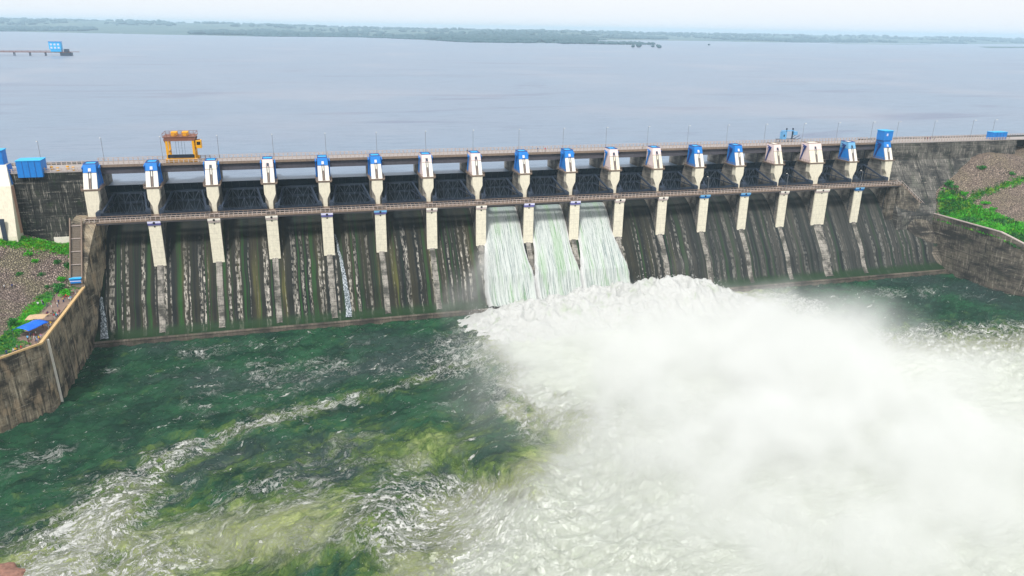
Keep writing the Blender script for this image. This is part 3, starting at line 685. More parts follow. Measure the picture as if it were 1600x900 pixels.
# ---------------------------------------------------------------- hoist houses on the piers
hc = ['b','b','w','p','b','b','p','p','b','b','p','p','b','b','p','p','l','b']   # upper colour
def make_house(w, c, i):
    t = empty('hoist_house'); h = w/2
    up = {'b': m_blue, 'w': m_white, 'p': m_pink, 'l': m_blue2}[c]
    sidem = m_blue if c in 'bl' or i in (2, 3) else m_pink
    yb = 7.95
    b = MB(); b.hexa([(-h-.7,-.12,47.3),(h+.7,-.12,47.3),(h+.7,yb+.5,47.3),(-h-.7,yb+.5,47.3)], [(-h-.9,-.25,47.9),(h+.9,-.25,47.9),(h+.9,yb+.6,47.9),(-h-.9,yb+.6,47.9)])
    b.build('platform', m_rust, t)
    for s in (-1, 1):
        r = MB(); x = s*(h+.85)
        r.bar((x,.1,48.9),(x,yb,48.9),.08); r.bar((x,.1,48.4),(x,yb,48.4),.06)
        for y in np.arange(.2, yb, 1.2): r.bar((x,y,47.9),(x,y,48.9),.09)
        r.bar((s*h, 0, 48.9),(x,.1,48.9),.08)
        r.build('platform_railing', m_rust, t)
    if i in (14, 15, 10, 11): sp = 2.0
    else: sp = 0.35
    # front face leans back from y=0 to y=2.6; block behind carries the side colour
    z1, z2, z3 = 47.9, 53.0, 56.0; y1, y2, y3 = 0.0, 2.2, 3.3
    f1 = .35; h2 = h-.1; h3 = h-.22
    b = MB(); b.hexa([(-h,y1,z1),(h,y1,z1),(h,y1+f1,z1),(-h,y1+f1,z1)], [(-h2,y2,z2),(h2,y2,z2),(h2,y2+f1,z2),(-h2,y2+f1,z2)]); b.build('front_panel', m_white if c != 'p' or i < 9 else m_cream, t)
    b = MB(); b.hexa([(-h+.02,y1+f1+.003,z1),(h-.02,y1+f1+.003,z1),(h-.02,yb,z1),(-h+.02,yb,z1)], [(-h2+.02,y2+f1+.003,z2),(h2-.02,y2+f1+.003,z2),(h2-.02,yb,z2),(-h2+.02,yb,z2)]); b.build('side_wall', sidem, t)
    # upper room: four walls, open well with a bright floor
    b = MB(); wt = .28
    def q(z, y, hh, ins=0): return (-hh+ins, y+ins, z), (hh-ins, y+ins, z), (hh-ins, yb-ins, z), (-hh+ins, yb-ins, z)
    zz = z2+.003
    b.hexa(q(zz, y2, h2), q(z3-.3, y3-.12, h3)); b.build('upper_room', up, t)
    fb = list(q(z3-.297, y3-.12, h3)); ft = list(q(z3, y3, h3)); ib = list(q(z3-.297, y3-.12, h3, wt)); it = list(q(z3, y3, h3, wt))
    r = MB(); o4 = fb+ft+ib+it
    fs = []
    for k in range(4):
        k2 = (k+1)%4; fs += [(k,k2,4+k2,4+k),(8+k2,8+k,12+k,12+k2),(4+k,4+k2,12+k2,12+k),(k2,k,8+k,8+k2)]
    r.add(o4, fs); r.build('roof_rim', m_dblue if c in 'bl' or i < 12 else m_rust, t)
    fl = MB(); z = z3-.29; fl.hexa([(-h3+wt,y3+.1,z),(h3-wt,y3+.1,z),(h3-wt,yb-wt,z),(-h3+wt,yb-wt,z)],[(-h3+wt,y3+.1,z+.08),(h3-wt,y3+.1,z+.08),(h3-wt,yb-wt,z+.08),(-h3+wt,yb-wt,z+.08)])
    fl.build('roof_floor', m_sky if i < 14 else m_white, t)
    # twin dark cable grooves on the front, small shutter above them
    for s in (-1, 1):
        g = MB(); x = s*.36
        g.hexa([(x-.10,y1-.03,z1+.1),(x+.10,y1-.03,z1+.1),(x+.10,y1+.1,z1+.1),(x-.10,y1+.1,z1+.1)], [(x-.10,y2-.03,z2+.4),(x+.10,y2-.03,z2+.4),(x+.10,y2+.12,z2+.4),(x-.10,y2+.12,z2+.4)])
        g.build('cable_groove', m_steel2, t)
    g = MB(); g.hexa([(-.26,y1-.015,z1+.1),(.26,y1-.015,z1+.1),(.26,y1+.1,z1+.1),(-.26,y1+.1,z1+.1)], [(-.26,y2-.015,z2-.1),(.26,y2-.015,z2-.1),(.26,y2+.1,z2-.1),(-.26,y2+.1,z2-.1)]); g.build('groove_lining', m_rust, t)
    g = MB(); g.hexa([(-.42,y2-.02,z2+.5),(.42,y2-.02,z2+.5),(.42,y2+.3,z2+.5),(-.42,y2+.3,z2+.5)], [(-.42,y2+.66,z2+1.7),(.42,y2+.66,z2+1.7),(.42,y2+1.,z2+1.7),(-.42,y2+1.,z2+1.7)]); g.build('shutter', m_lilac if c == 'b' else m_steel2, t)
    # cornice line under the upper room
    g = MB(); g.hexa([(-h2-.04,y2-.05,z2-.08),(h2+.04,y2-.05,z2-.08),(h2+.04,y2+.2,z2-.08),(-h2-.04,y2+.2,z2-.08)], [(-h2-.04,y2-.02,z2+.06),(h2+.04,y2-.02,z2+.06),(h2+.04,y2+.23,z2+.06),(-h2-.04,y2+.23,z2+.06)]); g.build('cornice', m_rust, t)
    # blue steel sheave arms at both flanks
    for s in (-1, 1):
        a = MB(); x = s*(h+.42)
        a.bar((x,4.6,54.6),(x,6.9,48.2),.42,.42); a.bar((x,3.8,54.4),(x,6.4,54.9),.34,.34); a.bar((x,3.8,54.4),(x,5.2,52.3),.26,.26); a.bar((s*(h-.1),5.5,54.2),(x+s*.3,5.5,54.2),.5,.5,8)
        a.build('sheave_arm', m_blue if i < 12 else m_dblue, t)
    return t
cname = {'b':'bright blue upper room','w':'white upper room under a blue roof rim','p':'pale pink upper room','l':'light blue upper room'}
for i in range(N):
    t = make_house(pier_w[i]+.05, hc[i], i); t.location = (pier_x[i], 0, 0)
    lab = f"slanting white hoist house with {cname[hc[i]]}, {ORD[i]} from the left end"
    if i == 17:
        lab = 'blue hoist house with an extra blue cabin on top, at the right end'
        b = MB(); b.box(-2.3, 2.3, 2.9, 7.6, 56.05, 60.2); b.build('top_cabin', m_blue, t, .05)
        b = MB(); b.box(-2.45, 2.45, 2.75, 7.75, 60.2, 60.45); b.build('cabin_roof', m_sky, t)
        b = MB(); b.box(-1.1, -.3, 2.86, 2.9, 58.1, 59.2); b.build('window', m_lilac, t)
    if i == 15: lab = 'extra wide pale pink hoist house on the widest pier, third from the right end'
    if i == 16: lab = 'light blue hoist house beside the blue-cabined one at the right end'
    if i == 14: lab = 'pale pink hoist house just left of the extra wide pink one'
    if i == 1: lab = 'blue and white hoist house nearest to the yellow gantry crane on its left side'
    if i == 2: lab = 'all-white hoist house just right of the yellow gantry crane'
    tag(t, lab, 'hoist house', 'hoist houses on the piers')

# ---------------------------------------------------------------- radial gates
def make_gate(x0, x1):
    """x0, x1: inner faces of the bay relative to its middle"""
    t = empty('radial_gate'); R0 = 13.0; ty, tz = -1.4, 40.0
    def at(a, r=R0): return ty+r*math.cos(a), tz+r*math.sin(a)
    A = np.linspace(R(-27.5), R(33.5), 15)
    m_ = MB(); pts = [at(a) for a in A]+[at(a, R0-.12) for a in A[::-1]]
    n = len(A)
    v = []; f = []
    for a in A:
        for r in (R0-.12, R0):
            y, z = at(a, r); v += [(x0+.05, y-0, z), (x1-.05, y, z)]
    for k in range(n-1):
        a = 4*k; f += [(a, a+1, a+5, a+4), (a+2, a+6, a+7, a+3)]
    f += [(0,2,3,1), (4*n-4, 4*n-3, 4*n-1, 4*n-2)]
    m_.add(v, f); m_.build('skin_plate', m_gate, t)
    # vertical ribs & horizontal girders on the downstream side
    for x in np.linspace(x0+1.2, x1-1.2, 6):
        b = MB()
        for k in range(n-1):
            b.bar((x, *at(A[k], R0-.3)), (x, *at(A[k+1], R0-.3)), .14, .4)
        b.build('vertical_rib', m_gate, t)
    lv = [R(-18), R(3), R(20)]
    for a in lv:
        b = MB(); y, z = at(a, R0-.75); b.bar((x0+.5, y, z), (x1-.5, y, z), .55, .8)
        b.build('girder', m_steel, t)
    b = MB(); xm = (x0+x1)/2
    P = [at(a, R0-1.0) for a in lv]; nx = 6; X_ = np.linspace(x0+1.8, x1-1.8, nx+1)
    for r_ in (0, 1):
        for k in range(nx):
            za, zb = (P[r_], P[r_+1]) if k%2 == 0 else (P[r_+1], P[r_])
            b.bar((X_[k], *za), (X_[k+1], *zb), .17)
    for x in X_: b.bar((x, *P[0]), (x, *P[2]), .14)
    b.build('bracing_truss', m_steel3, t)
    for s, xe, xi in ((-1, x0+.55, x0+2.6), (1, x1-.55, x1-2.6)):
        arm = MB()
        for a in (R(-18), R(20)):
            y, z = at(a, R0-1.0); arm.bar((xe, ty, tz), (xi, y, z), .55, .6)
        y, z = at(R(3), R0-1.0); arm.bar((xe, ty, tz), (xi-s*.1, y, z), .3, .35)
        ya, za = at(R(-9), 7); yb_, zb = at(R(10), 7); arm.bar((xe+(xi-xe)*.58, ya, za), (xe+(xi-xe)*.58, yb_, zb), .22)
        ya, za = at(R(-13.5), 9.5); yb_, zb = at(R(15), 9.5); arm.bar((xe+(xi-xe)*.8, ya, za), (xe+(xi-xe)*.8, yb_, zb), .22)
        arm.build('arm', m_steel2, t)
        h = MB(); h.bar((xe-.55, ty, tz), (xe+.55, ty, tz), 1.3, 1.3, 10); h.build('trunnion', m_steel, t)
    b = MB(); b.box(x0+.02, x1-.02, -2.6, -1.2, 38.45, 39.35); b.build('trunnion_beam', m_steel, t)
    b = MB(); b.bar((x0, -2.6, 40.15), (x1, -2.6, 40.15), .09); b.bar((x0, -2.6, 39.75), (x1, -2.6, 39.75), .07); b.build('beam_railing', m_steel2, t)
    return t
gp = {}
for i in range(17):
    a = pier_x[i]+pier_w[i]/2; b_ = pier_x[i+1]-pier_w[i+1]/2; c = (a+b_)/2; key = round(b_-a, 2)
    if key in gp: g = copy_tree(gp[key])
    else: g = gp[key] = make_gate(a-c, b_-c)
    g.location = (c, 0, 0)
    if i in (7, 8, 9): lab = {7:'dark radial gate above the left fall of water',8:'dark radial gate above the middle fall of water',9:'dark radial gate above the right fall of water'}[i]
    elif i == 0: lab = 'dark radial gate in the first bay at the left end of the spillway'
    elif i == 16: lab = 'dark radial gate in the last bay at the right end of the spillway'
    else: lab = f"dark closed radial gate with truss arms in the {ORD[i]} bay from the left"
    tag(g, lab, 'spillway gate', 'radial gates between the piers')

# ---------------------------------------------------------------- road bridge
t = tag(empty('road_bridge', (0,0,0)), 'long road bridge with pale balustrades carried on the pier tops', 'bridge')
x0, x1 = -.0, 324.
b = MB(); b.box(x0, x1, 8.4, 16.2, 54.0, 54.45); b.build('deck', m_road, t)
b = MB(); b.box(x0, x1, 8.1, 8.395, 53.75, 54.62); b.box(x0, x1, 16.205, 16.5, 53.75, 54.62); b.build('kerb_beam', m_rust, t)
for i in range(17):
    a = pier_x[i]+.3; c = pier_x[i+1]-.3
    b = MB()
    for y in (8.9, 12.0, 15.2): b.box(a, c, y, y+.5, 51.3, 53.995)
    for x in np.linspace(a+.2, c-.2, 5): b.box(x-.15, x+.15, 9.4, 15.2, 51.7, 53.7)
    b.build('girder', m_girder, t)
def railing(y, x0, x1, z, parent, mat, step=1.6, name='railing'):
    b = MB()
    for x in np.arange(x0, x1, step): b.box(x-.16, x+.16, y-.12, y+.12, z, z+1.15)
    b.box(x0, x1, y-.07, y+.07, z+1.0, z+1.17); b.box(x0, x1, y-.05, y+.05, z+.45, z+.6)
    return b.build(name, mat, parent)
railing(8.25, x0, x1, 54.62, t, m_rail); railing(16.35, x0, x1, 54.62, t, m_rail)

# walkway along the pier noses
t = tag(empty('walkway', (0,0,0)), 'narrow brown concrete walkway with slatted parapet running across the pier noses', 'walkway')
b = MB(); b.box(-2.1, 326, -6.7, -3.3, 37.55, 37.9); b.build('slab', m_rust, t)
b = MB()
for y in (-6.6, -3.7): b.box(-2.1, 326, y, y+.3, 37.0, 37.545)
b.build('edge_beam', flat('dark_beam', (.06,.055,.06), .8, .4), t)
for y in (-6.55, -3.45):
    b = MB(); b.box(-2.1, 326, y-.07, y+.07, 39.05, 39.22); b.box(-2.1, 326, y-.05, y+.05, 38.4, 38.5)
    for x in np.arange(-2, 326, 1.55): b.box(x-.09, x+.09, y-.08, y+.08, 37.905, 39.05)
    b.build('parapet', m_rail if y < -5 else m_rust, t)
for i in range(N):
    b = MB(); hw = pier_w[i]/2; b.box(pier_x[i]-hw, pier_x[i]+hw, -3.2, 1.3, 37.92, 38.28); b.build('landing', m_rust, t)

# ---------------------------------------------------------------- non-overflow dam blocks
t = tag(empty('left_dam_wall', (0,0,0)), 'dark damp concrete dam wall left of the spillway above the bank', 'dam wall')
b = MB(); b.prism_x(-90, -2.15, [(24,10),(24,53.4),(2.6,53.4),(2.6,50.5),(2.2,50.2),(2.2,10)]); b.build('wall', m_damL, t)
b = MB()
for x in (-9.3, -18.5, -27.7): b.box(x-.12, x+.12, 2.12, 2.3, 15, 50)
b.build('block_joint', m_dark, t)
b = MB(); b.box(-90, -2.3, 2.4, 16.5, 53.403, 53.75); b.build('road', m_road, t)
for y in (2.7, 16.2): railing(y, -90, -2.3, 53.75, t, m_rail)
b = MB(); b.box(-14.2,-8.2, 2.05, 2.19, 27, 31.6); b.build('whitewashed_patch', m_white, t)
t = tag(empty('right_dam_wall', (0,0,0)), 'grey streaked concrete dam wall right of the spillway running into the hillside', 'dam wall')
b = MB(); b.prism_x(325.0, 402, [(24,10),(24,54.1),(6.6,54.1),(6.6,52.8),(6.2,52.5),(6.0,46.5),(3.5,43),(-5,31),(-9,24),(-9,10)]); b.build('wall', m_damR, t)
b = MB()
for x in np.arange(334, 402, 9.5): b.prism_x(x-.1, x+.1, [(6.3,52.4),(5.9,46.4),(3.4,42.95),(-5.1,31),(-5,30),(6.4,30)])
b.build('block_joint', m_dark, t)
b = MB(); b.box(325, 440, 6.4, 16.5, 54.103, 54.45); b.build('road', m_road, t)
for y in (6.7, 16.2): railing(y, 325, 440 if y > 10 else 398, 54.45, t, m_rail)
b = MB(); b.prism_x(398, 700, [(60,38),(17,54.1),(15.2,55.0),(14.6,55.0),(13.4,54.0),(13.4,38)]); tag(b.build('embankment', flat('dark_embankment', (.03,.035,.035), .9, .3)), 'dark embankment carrying the dam on beyond the hillside', 'embankment')

# training walls
def swept_wall(name, path, mat, parent, thick=1.3):
    """path: (x_top,y_top,z_top,x_base,y_base); face towards the basin, thickness outward n"""
    pass
t = tag(empty('left_training_wall', (0,0,0)), 'tall tan stained training wall beside the left bank promenade', 'training wall')
b = MB()
b.prism_x(-6.2, -2.1, [(6,3),(6,39),(-5.9,38.3),(-5.9,3)])
sec = [(-5.903,38.3,1.6,1.75),(-9.5,34.4,.6,1.2),(-13,29.1,-.6,.4),(-19.0,20.0,-1.95,-1.4)]
for (ya,za,ta,ba),(yc,zc,tc,bc) in zip(sec, sec[1:]):
    b.hexa([(-6.2,ya,-2),(ba,ya,-2),(bc,yc,-2),(-6.2,yc,-2)], [(-6.2,ya,za),(ta,ya,za),(tc,yc,zc),(-6.2,yc,zc)])
b.build('stepped_shoulder', m_wallL, t)
P = [(-1.95,-19.003),(-1.95,-66),(-60,-130)]; Q = [(-3.35,-19.003),(-3.35,-66.5),(-61.4,-130.8)]
B_ = [(-1.4,-19.003),(-1.35,-65.7),(-58.6,-128.5)]
b = MB()
for i in range(2):
    b.hexa([(*Q[i],-3),(*B_[i],-3),(*B_[i+1],-3),(*Q[i+1],-3)], [(*Q[i],19.55),(*P[i],19.55),(*P[i+1],19.55),(*Q[i+1],19.55)])
b.build('wall', m_wallL, t)
b = MB(); P2 = [(-1.8,-19.003),(-1.8,-66),(-60,-130.3)]; Q2 = [(-2.6,-19.003),(-2.6,-66.3),(-60.9,-130.9)]
for i in range(2): b.hexa([(*Q2[i],19.553),(*P2[i],19.553),(*P2[i+1],19.553),(*Q2[i+1],19.553)], [(*Q2[i],20.05),(*P2[i],20.05),(*P2[i+1],20.05),(*Q2[i+1],20.05)])
b.build('coping', m_orange, t)
b = MB()
for i in range(2): b.bar((P[i][0]+.05, P[i][1], 15.6), (P[i+1][0]+.05, P[i+1][1], 15.6), .25, .7)
b.build('ledge', m_wallL, t)
# dark drain streak channels (open joints)
for y in (-27,-33,-41,-47.5,-54,-60):
    b = MB(); b.hexa([(-1.33,y-.10,-2),(-1.25,y-.10,-2),(-1.25,y+.10,-2),(-1.33,y+.10,-2)], [(-1.9,y-.10,13+3*math.sin(y)),(-1.82,y-.10,13+3*math.sin(y)),(-1.82,y+.10,13+3*math.sin(y)),(-1.9,y+.10,13+3*math.sin(y))]); b.build('open_joint', m_dark, t)
b = MB(); b.bar((-1.6,-62.3,19.4),(-1.1,-62.3,0.2),.55,.3); tag(b.build('gauge_strip', m_white), 'tall narrow white gauge strip running down the left training wall', 'gauge')

t = tag(empty('right_training_wall', (0,0,0)), 'dark streaked flaring training wall between the right end pier and the hillside', 'training wall')
top = [(325.2,-6.2,38.6),(331,-6.6,34.0),(338,-6.4,29.0),(345,-6.2,24.0),(345,-44,24.4),(351,-60,19),(372,-150,7)]
bot = [(325.2,-7.5,8),(331,-11,4),(338,-17,0),(345.6,-22,-3),(345.8,-44,-3),(350,-60,-3),(370,-150,-3)]
V_, F_ = [], []; nr = 8
for (a, c) in zip(top, bot):
    for k in range(nr+1):
        tt = k/nr; V_.append([a[q]*(1-tt)+c[q]*tt for q in range(3)])
n0 = len(V_)
for (a, c) in zip(top, bot):
    V_.append((a[0]+1.4, a[1]+(1.2 if a[0] < 344 else .3), a[2])); V_.append((a[0]+1.6, a[1]+1.2, -3))
for i in range(len(top)-1):
    for k in range(nr): p = i*(nr+1)+k; F_.append((p, p+1, p+nr+2, p+nr+1))
    F_.append((n0+2*i, i*(nr+1), (i+1)*(nr+1), n0+2*i+2)); F_.append((n0+2*i+1, n0+2*i, n0+2*i+2, n0+2*i+3))
o = mesh_obj('wall', V_, F_, m_wallR, t)
b = MB()
for i in range(3, len(top)-1):
    a, c = top[i], top[i+1]; b.hexa([(a[0]-.15,a[1],a[2]),(a[0]+.7,a[1],a[2]),(c[0]+.7,c[1],c[2]),(c[0]-.15,c[1],c[2])],[(a[0]-.15,a[1],a[2]+.4),(a[0]+.7,a[1],a[2]+.4),(c[0]+.7,c[1],c[2]+.4),(c[0]-.15,c[1],c[2]+.4)])
b.build('coping', m_rail, t)
# fill between slope, wall and dam
b = MB(); b.prism_y(-6.2, 5, [(325.2,10),(346.5,10),(346.5,22.6),(325.2,37.6)]); b.build('shoulder', m_wallR, t)

# stairs
t = tag(empty('staircase', (0,0,0)), 'steep brown staircase with railings up the left training wall', 'stairs')
b = MB(); n = 38
for k in range(n):
    f = k/n; y = -19.2+12.0*f; z = 20.0+18.3*f; b.box(-5.9, -2.7, y, y+.34, z-.35, z+.2)
b.build('steps', m_wood, t)
for x in (-5.9, -2.5):
    b = MB(); b.bar((x,-19.2,21.3),(x,-7.0,40.0),.3,.3); b.bar((x,-19.2,20.2),(x,-7.0,38.7),.3,.5)
    for k in range(11): f = k/10; b.bar((x,-19.2+12.2*f,20+18.5*f),(x,-19.2+12.2*f,21.3+18.7*f),.16)
    b.build('railing', m_rust, t)
b = MB()
for k in range(5): f = .12+k*.2; b.bar((-5.9,-19.2+12.2*f,20.6+18.5*f),(-2.5,-19.2+12.2*f,20.6+18.5*f),.22)
b.build('landing_bars', m_rail, t)
t = tag(empty('staircase', (0,0,0)), 'sloping brown staircase from the right end of the walkway down the hillside', 'stairs')
b = MB(); n = 44
for k in range(n):
    f = k/n; x = 326+19.5*f; z = 38.5-14.4*f; b.box(x, x+.5, -6.2, -3.6, z-.5, z+.1)
b.build('steps', m_rust, t)
for y in (-6.3, -3.5):
    b = MB(); b.bar((326,y,39.6),(345.5,y,25.2),.16,.16)
    for k in range(14): f = k/13; b.bar((326+19.5*f,y,38-14.4*f),(326+19.5*f,y,39.6-14.4*f),.13)
    b.build('railing', m_rail, t)

# ---------------------------------------------------------------- falling water
def fall(i, label, seed):
    a = pier_x[i]+pier_w[i]/2; c = pier_x[i+1]-pier_w[i+1]/2
    yy = np.concatenate([np.linspace(6, -14, 110), np.linspace(-14.2, -21.5, 36)]); zz = chute_z(yy)
    ds = np.hypot(np.diff(yy), np.diff(zz)); s = np.concatenate([[0], np.cumsum(ds)])
    nx = 120; U = np.linspace(0, 1, nx)
    UU, SS = np.meshgrid(U, s); YY = np.repeat(yy[:,None], nx, 1); ZZ = np.repeat(zz[:,None], nx, 1)
    spread = sstep(18, 34, SS)
    el = 2.1*spread; er = 2.1*spread
    if i == 7: el = 3.0*sstep(10, 34, SS)
    if i == 9: er = 3.6*sstep(12, 34, SS)
    XX = (a-el)+(c+er-a+el)*UU
    th = 1.0+.9*sstep(5, 35, SS)
    edge = np.minimum(UU, 1-UU)*2
    ph = np.clip(edge/.22, 0, 1)
    th = th*(.15+.85*np.sqrt(ph))+1.5*np.exp(-((edge-.10)/.10)**2)*spread
    n1 = fbm(XX*1.3, SS*.07, 3, seed)-.5; n2 = fbm(XX*3.4, SS*.35, 3, seed+5)-.5
    th = th+n1*1.0*sstep(2, 18, SS)+n2*.55*sstep(4, 16, SS)
    YY = YY-th*.8; ZZ = ZZ+th*.6
    wc = np.stack([XX, SS, np.minimum(UU, 1-UU)*2], -1)
    XX = XX+(fbm(SS*.5, UU*3, 3, seed+9)-.5)*.9*spread*(1-ph)
    o = grid_obj('falling_water', XX, YY, ZZ, m_fall, attrs={'wc': wc}); return tag(o, label, 'falling water', 'falls of water through the open gates', kind=None)
fall(7, 'left of the three white falls of water pouring under the walkway', 3)
fall(8, 'middle of the three white falls of water pouring under the walkway', 13)
fall(9, 'right of the three white falls of water with a green streak', 23)
# thin leaks down the face
def trickle(x0, y0, x1, y1, w0, w1, label, seed):
    yy = np.linspace(y0, y1, 70); zz = chute_z(yy); U = np.linspace(-.5, .5, 9)
    T, UU = np.meshgrid(np.linspace(0, 1, 70), U, indexing='ij')
    YY = np.repeat(yy[:,None], 9, 1); ZZ = np.repeat(zz[:,None], 9, 1)
    XX = x0+(x1-x0)*np.sin(T*1.57)+UU*(w0+(w1-w0)*T)+(fbm(T*9, T*0+seed, 2, seed)-.5)*.5
    lift = .35+.35*np.cos(UU*3.1)+(fbm(XX*2.5, YY*1.6, 3, seed)-.5)*.7
    wc = np.stack([XX*1.5, T*30, (.5-abs(UU))*.5], -1)
    tag(grid_obj('trickle', XX, YY-lift*.5, ZZ+lift*.5, m_trick, attrs={'wc': wc}), label, 'trickle', kind=None)
def trick_mat():
    k = NM('leaking_water', .5, .3); p = k.pos(); a = k.noise(k.mp(p, (2.2,1,.9)), 1.6, 6, .8)
    c = k.mix(k.rng(a, .46, .62), (.06,.08,.09), (.62,.68,.74)); k.color(c); k.bump(a, .8, .2)
    return k.m
m_trick = trick_mat()
trickle(78.6, -1, 81.0, -19.5, .5, 2.2, 'thin white leak running down the face beside the fifth cream nose', 5)
trickle(.6, -12, 1.2, -20, .8, 2.6, 'short white leak foaming at the foot of the left training wall', 8)

# boiling foam mound where the falls strike
xs = np.arange(112, 246, .45); ys_ = np.arange(-92, -17.0, .45); X, Y = np.meshgrid(xs, ys_)
prof = np.interp(X, [112,122,130,142,160,176,190,204,214,224,236,246], [0,1.2,4.6,6.6,8.4,9.8,11.6,12.2,10.2,6.0,1.5,0])
ridge = np.exp(-((Y+33)/9.5)**2)*np.where(Y > -33, 1, 0)+np.where(Y <= -33, np.exp(-((Y+33)/17.)**2), 0)
ridge = ridge*sstep(-17.0, -24, Y)
bil = 1-abs(2*fbm(X*.085, Y*.10, 2, 91)-1); bil2 = 1-abs(2*vnoise(X*.24, Y*.24, 92)-1); bil3 = fbm(X*.6, Y*.6, 4, 93, .6)
H = prof*ridge*(.62+.34*bil+.16*bil2)+ridge*(bil2*1.5+(bil3-.4)*2.3)*np.minimum(prof/5, 1)
ft = .7*sstep(0, 1, prof)
H = H-1.1+.6*(bil3-.4)*sstep(0,2,prof)
DX = (fbm(X*.2, Y*.2, 3, 95)-.5)*2.2; DY = (fbm(X*.2+9, Y*.2, 3, 96)-.5)*2.2
mound = grid_obj('boiling_foam', X+DX, Y+DY, H, m_foam); tag(mound, 'churning white foam heaped up where the falls strike the basin', 'foam', kind='stuff')
# torn spray: small clots thrown off the crest
v, f = [], []
ico = [(0,0,1),(.894,0,.447),(.276,.851,.447),(-.724,.526,.447),(-.724,-.526,.447),(.276,-.851,.447),(.724,.526,-.447),(-.276,.851,-.447),(-.894,0,-.447),(-.276,-.851,-.447),(.724,-.526,-.447),(0,0,-1)]
icf = [(0,1,2),(0,2,3),(0,3,4),(0,4,5),(0,5,1),(1,6,2),(2,7,3),(3,8,4),(4,9,5),(5,10,1),(6,7,2),(7,8,3),(8,9,4),(9,10,5),(10,6,1),(11,7,6),(11,8,7),(11,9,8),(11,10,9),(11,6,10)]
for k in range(2600):
    x = random.uniform(124, 226); pz = float(np.interp(x, [112,122,130,142,160,176,190,204,214,224,236,246], [0,1.2,4.6,6.6,8.4,9.8,11.6,12.2,10.2,6.0,1.5,0]))
    y = -33+random.gauss(0, 7) if random.random() < .6 else random.uniform(-60, -24)
    rg_ = math.exp(-((y+33)/(9.5 if y > -33 else 17))**2)
    z = pz*rg_*.95+random.expovariate(1.4)+.2; s_ = random.uniform(.04, .15); b0 = len(v)
    st = (random.uniform(.6,1.5), random.uniform(.6,1.5), random.uniform(.6,1.7))
    v += [(x+a*s_*st[0], y+b_*s_*st[1], z+c*s_*st[2]) for a, b_, c in ico]; f += [tuple(q+b0 for q in t_) for t_ in icf]
tag(mesh_obj('spray_clots', v, f, m_foam), 'flecks of white spray thrown above the foam', 'spray', kind='stuff')

# mist hanging over the basin
def mist_mat(blobs, dens):
    m_ = bpy.data.materials.new('spray_mist'); m_.use_nodes = True; k = NM.__new__(NM); k.m = m_; k.t = m_.node_tree; k._c = None
    for n in list(k.t.nodes):
        if n.type == 'BSDF_PRINCIPLED': k.t.nodes.remove(n)
    out = [n for n in k.t.nodes if n.type == 'OUTPUT_MATERIAL'][0]
    p = k.pos(); acc = None
    warp = k.V('ADD', p, k.V('MULTIPLY', k.V('SUBTRACT', k.noise(p, .035, 3, .6, color=True), (.5,.5,.5)), (36.,36.,12.)))
    for (c, r, a) in blobs:
        d = k.V('MULTIPLY', k.V('SUBTRACT', warp, c), tuple(1/q for q in r)); L = k.V('DOT_PRODUCT', d, d)
        g = k.M('MULTIPLY', k.M('EXPONENT', k.M('MULTIPLY', L, -1.)), a)
        acc = g if acc is None else k.M('ADD', acc, g)
    n = k.noise(k.mp(warp, (1,1,.8)), .05, 4, .6)
    n = k.rng(n, .36, .62, .25, 1.35)
    # fades to nothing well inside the bounding shape
    z = k.sep(p)[2]; fade = k.M('MULTIPLY', k.rng(z, 36., 24.), k.rng(z, 0., 1.))
    d = k.M('MULTIPLY', k.M('MULTIPLY', k.M('MULTIPLY', k.M('MAXIMUM', k.M('SUBTRACT', acc, .03), 0.), n), dens), fade)
    pv = k.n('ShaderNodeVolumePrincipled'); pv.inputs['Color'].default_value = (.925,.935,.925,1); k.put(pv.inputs['Density'], d); pv.inputs['Anisotropy'].default_value = .0
    k.t.links.new(pv.outputs[0], out.inputs['Volume'])
    return m_
MIST = [((180,-86,2),(44,30,10),1.0), ((196,-116,2),(44,32,11),1.0), ((214,-80,4),(20,17,12),.55), ((238,-98,6),(12,12,13),.34),
        ((160,-138,2),(32,26,8),.52), ((206,-150,2),(44,30,10),.62), ((170,-172,2),(40,20,7),.4), ((220,-46,4),(12,8,7),.07), ((252,-82,7),(11,9,13),.09), ((215,-14,8),(34,7,8),.09), ((122,-24,7),(10,8,10),.30), ((131,-13,12),(5,6,10),.55), ((126,-66,4),(13,20,9),.16)]
b = MB(); b.box(70, 320, -232, -5, .4, 37)
mo = b.build('mist', mist_mat(MIST, .15)); tag(mo, 'bright white mist drifting over the foaming basin', 'mist', kind='stuff')
# haze over the lake
hm = bpy.data.materials.new('haze'); hm.use_nodes = True
for n in list(hm.node_tree.nodes):
    if n.type == 'BSDF_PRINCIPLED': hm.node_tree.nodes.remove(n)
pv = hm.node_tree.nodes.new('ShaderNodeVolumePrincipled'); pv.inputs['Color'].default_value = (.60,.80,.95,1); pv.inputs['Density'].default_value = .00012
hm.node_tree.links.new(pv.outputs[0], [n for n in hm.node_tree.nodes if n.type == 'OUTPUT_MATERIAL'][0].inputs['Volume'])
b = MB(); b.box(-15000, 15000, -3500, 15000, -4.2, 150); tag(b.build('haze', hm), 'pale humid haze over the lake', 'haze', kind='stuff')

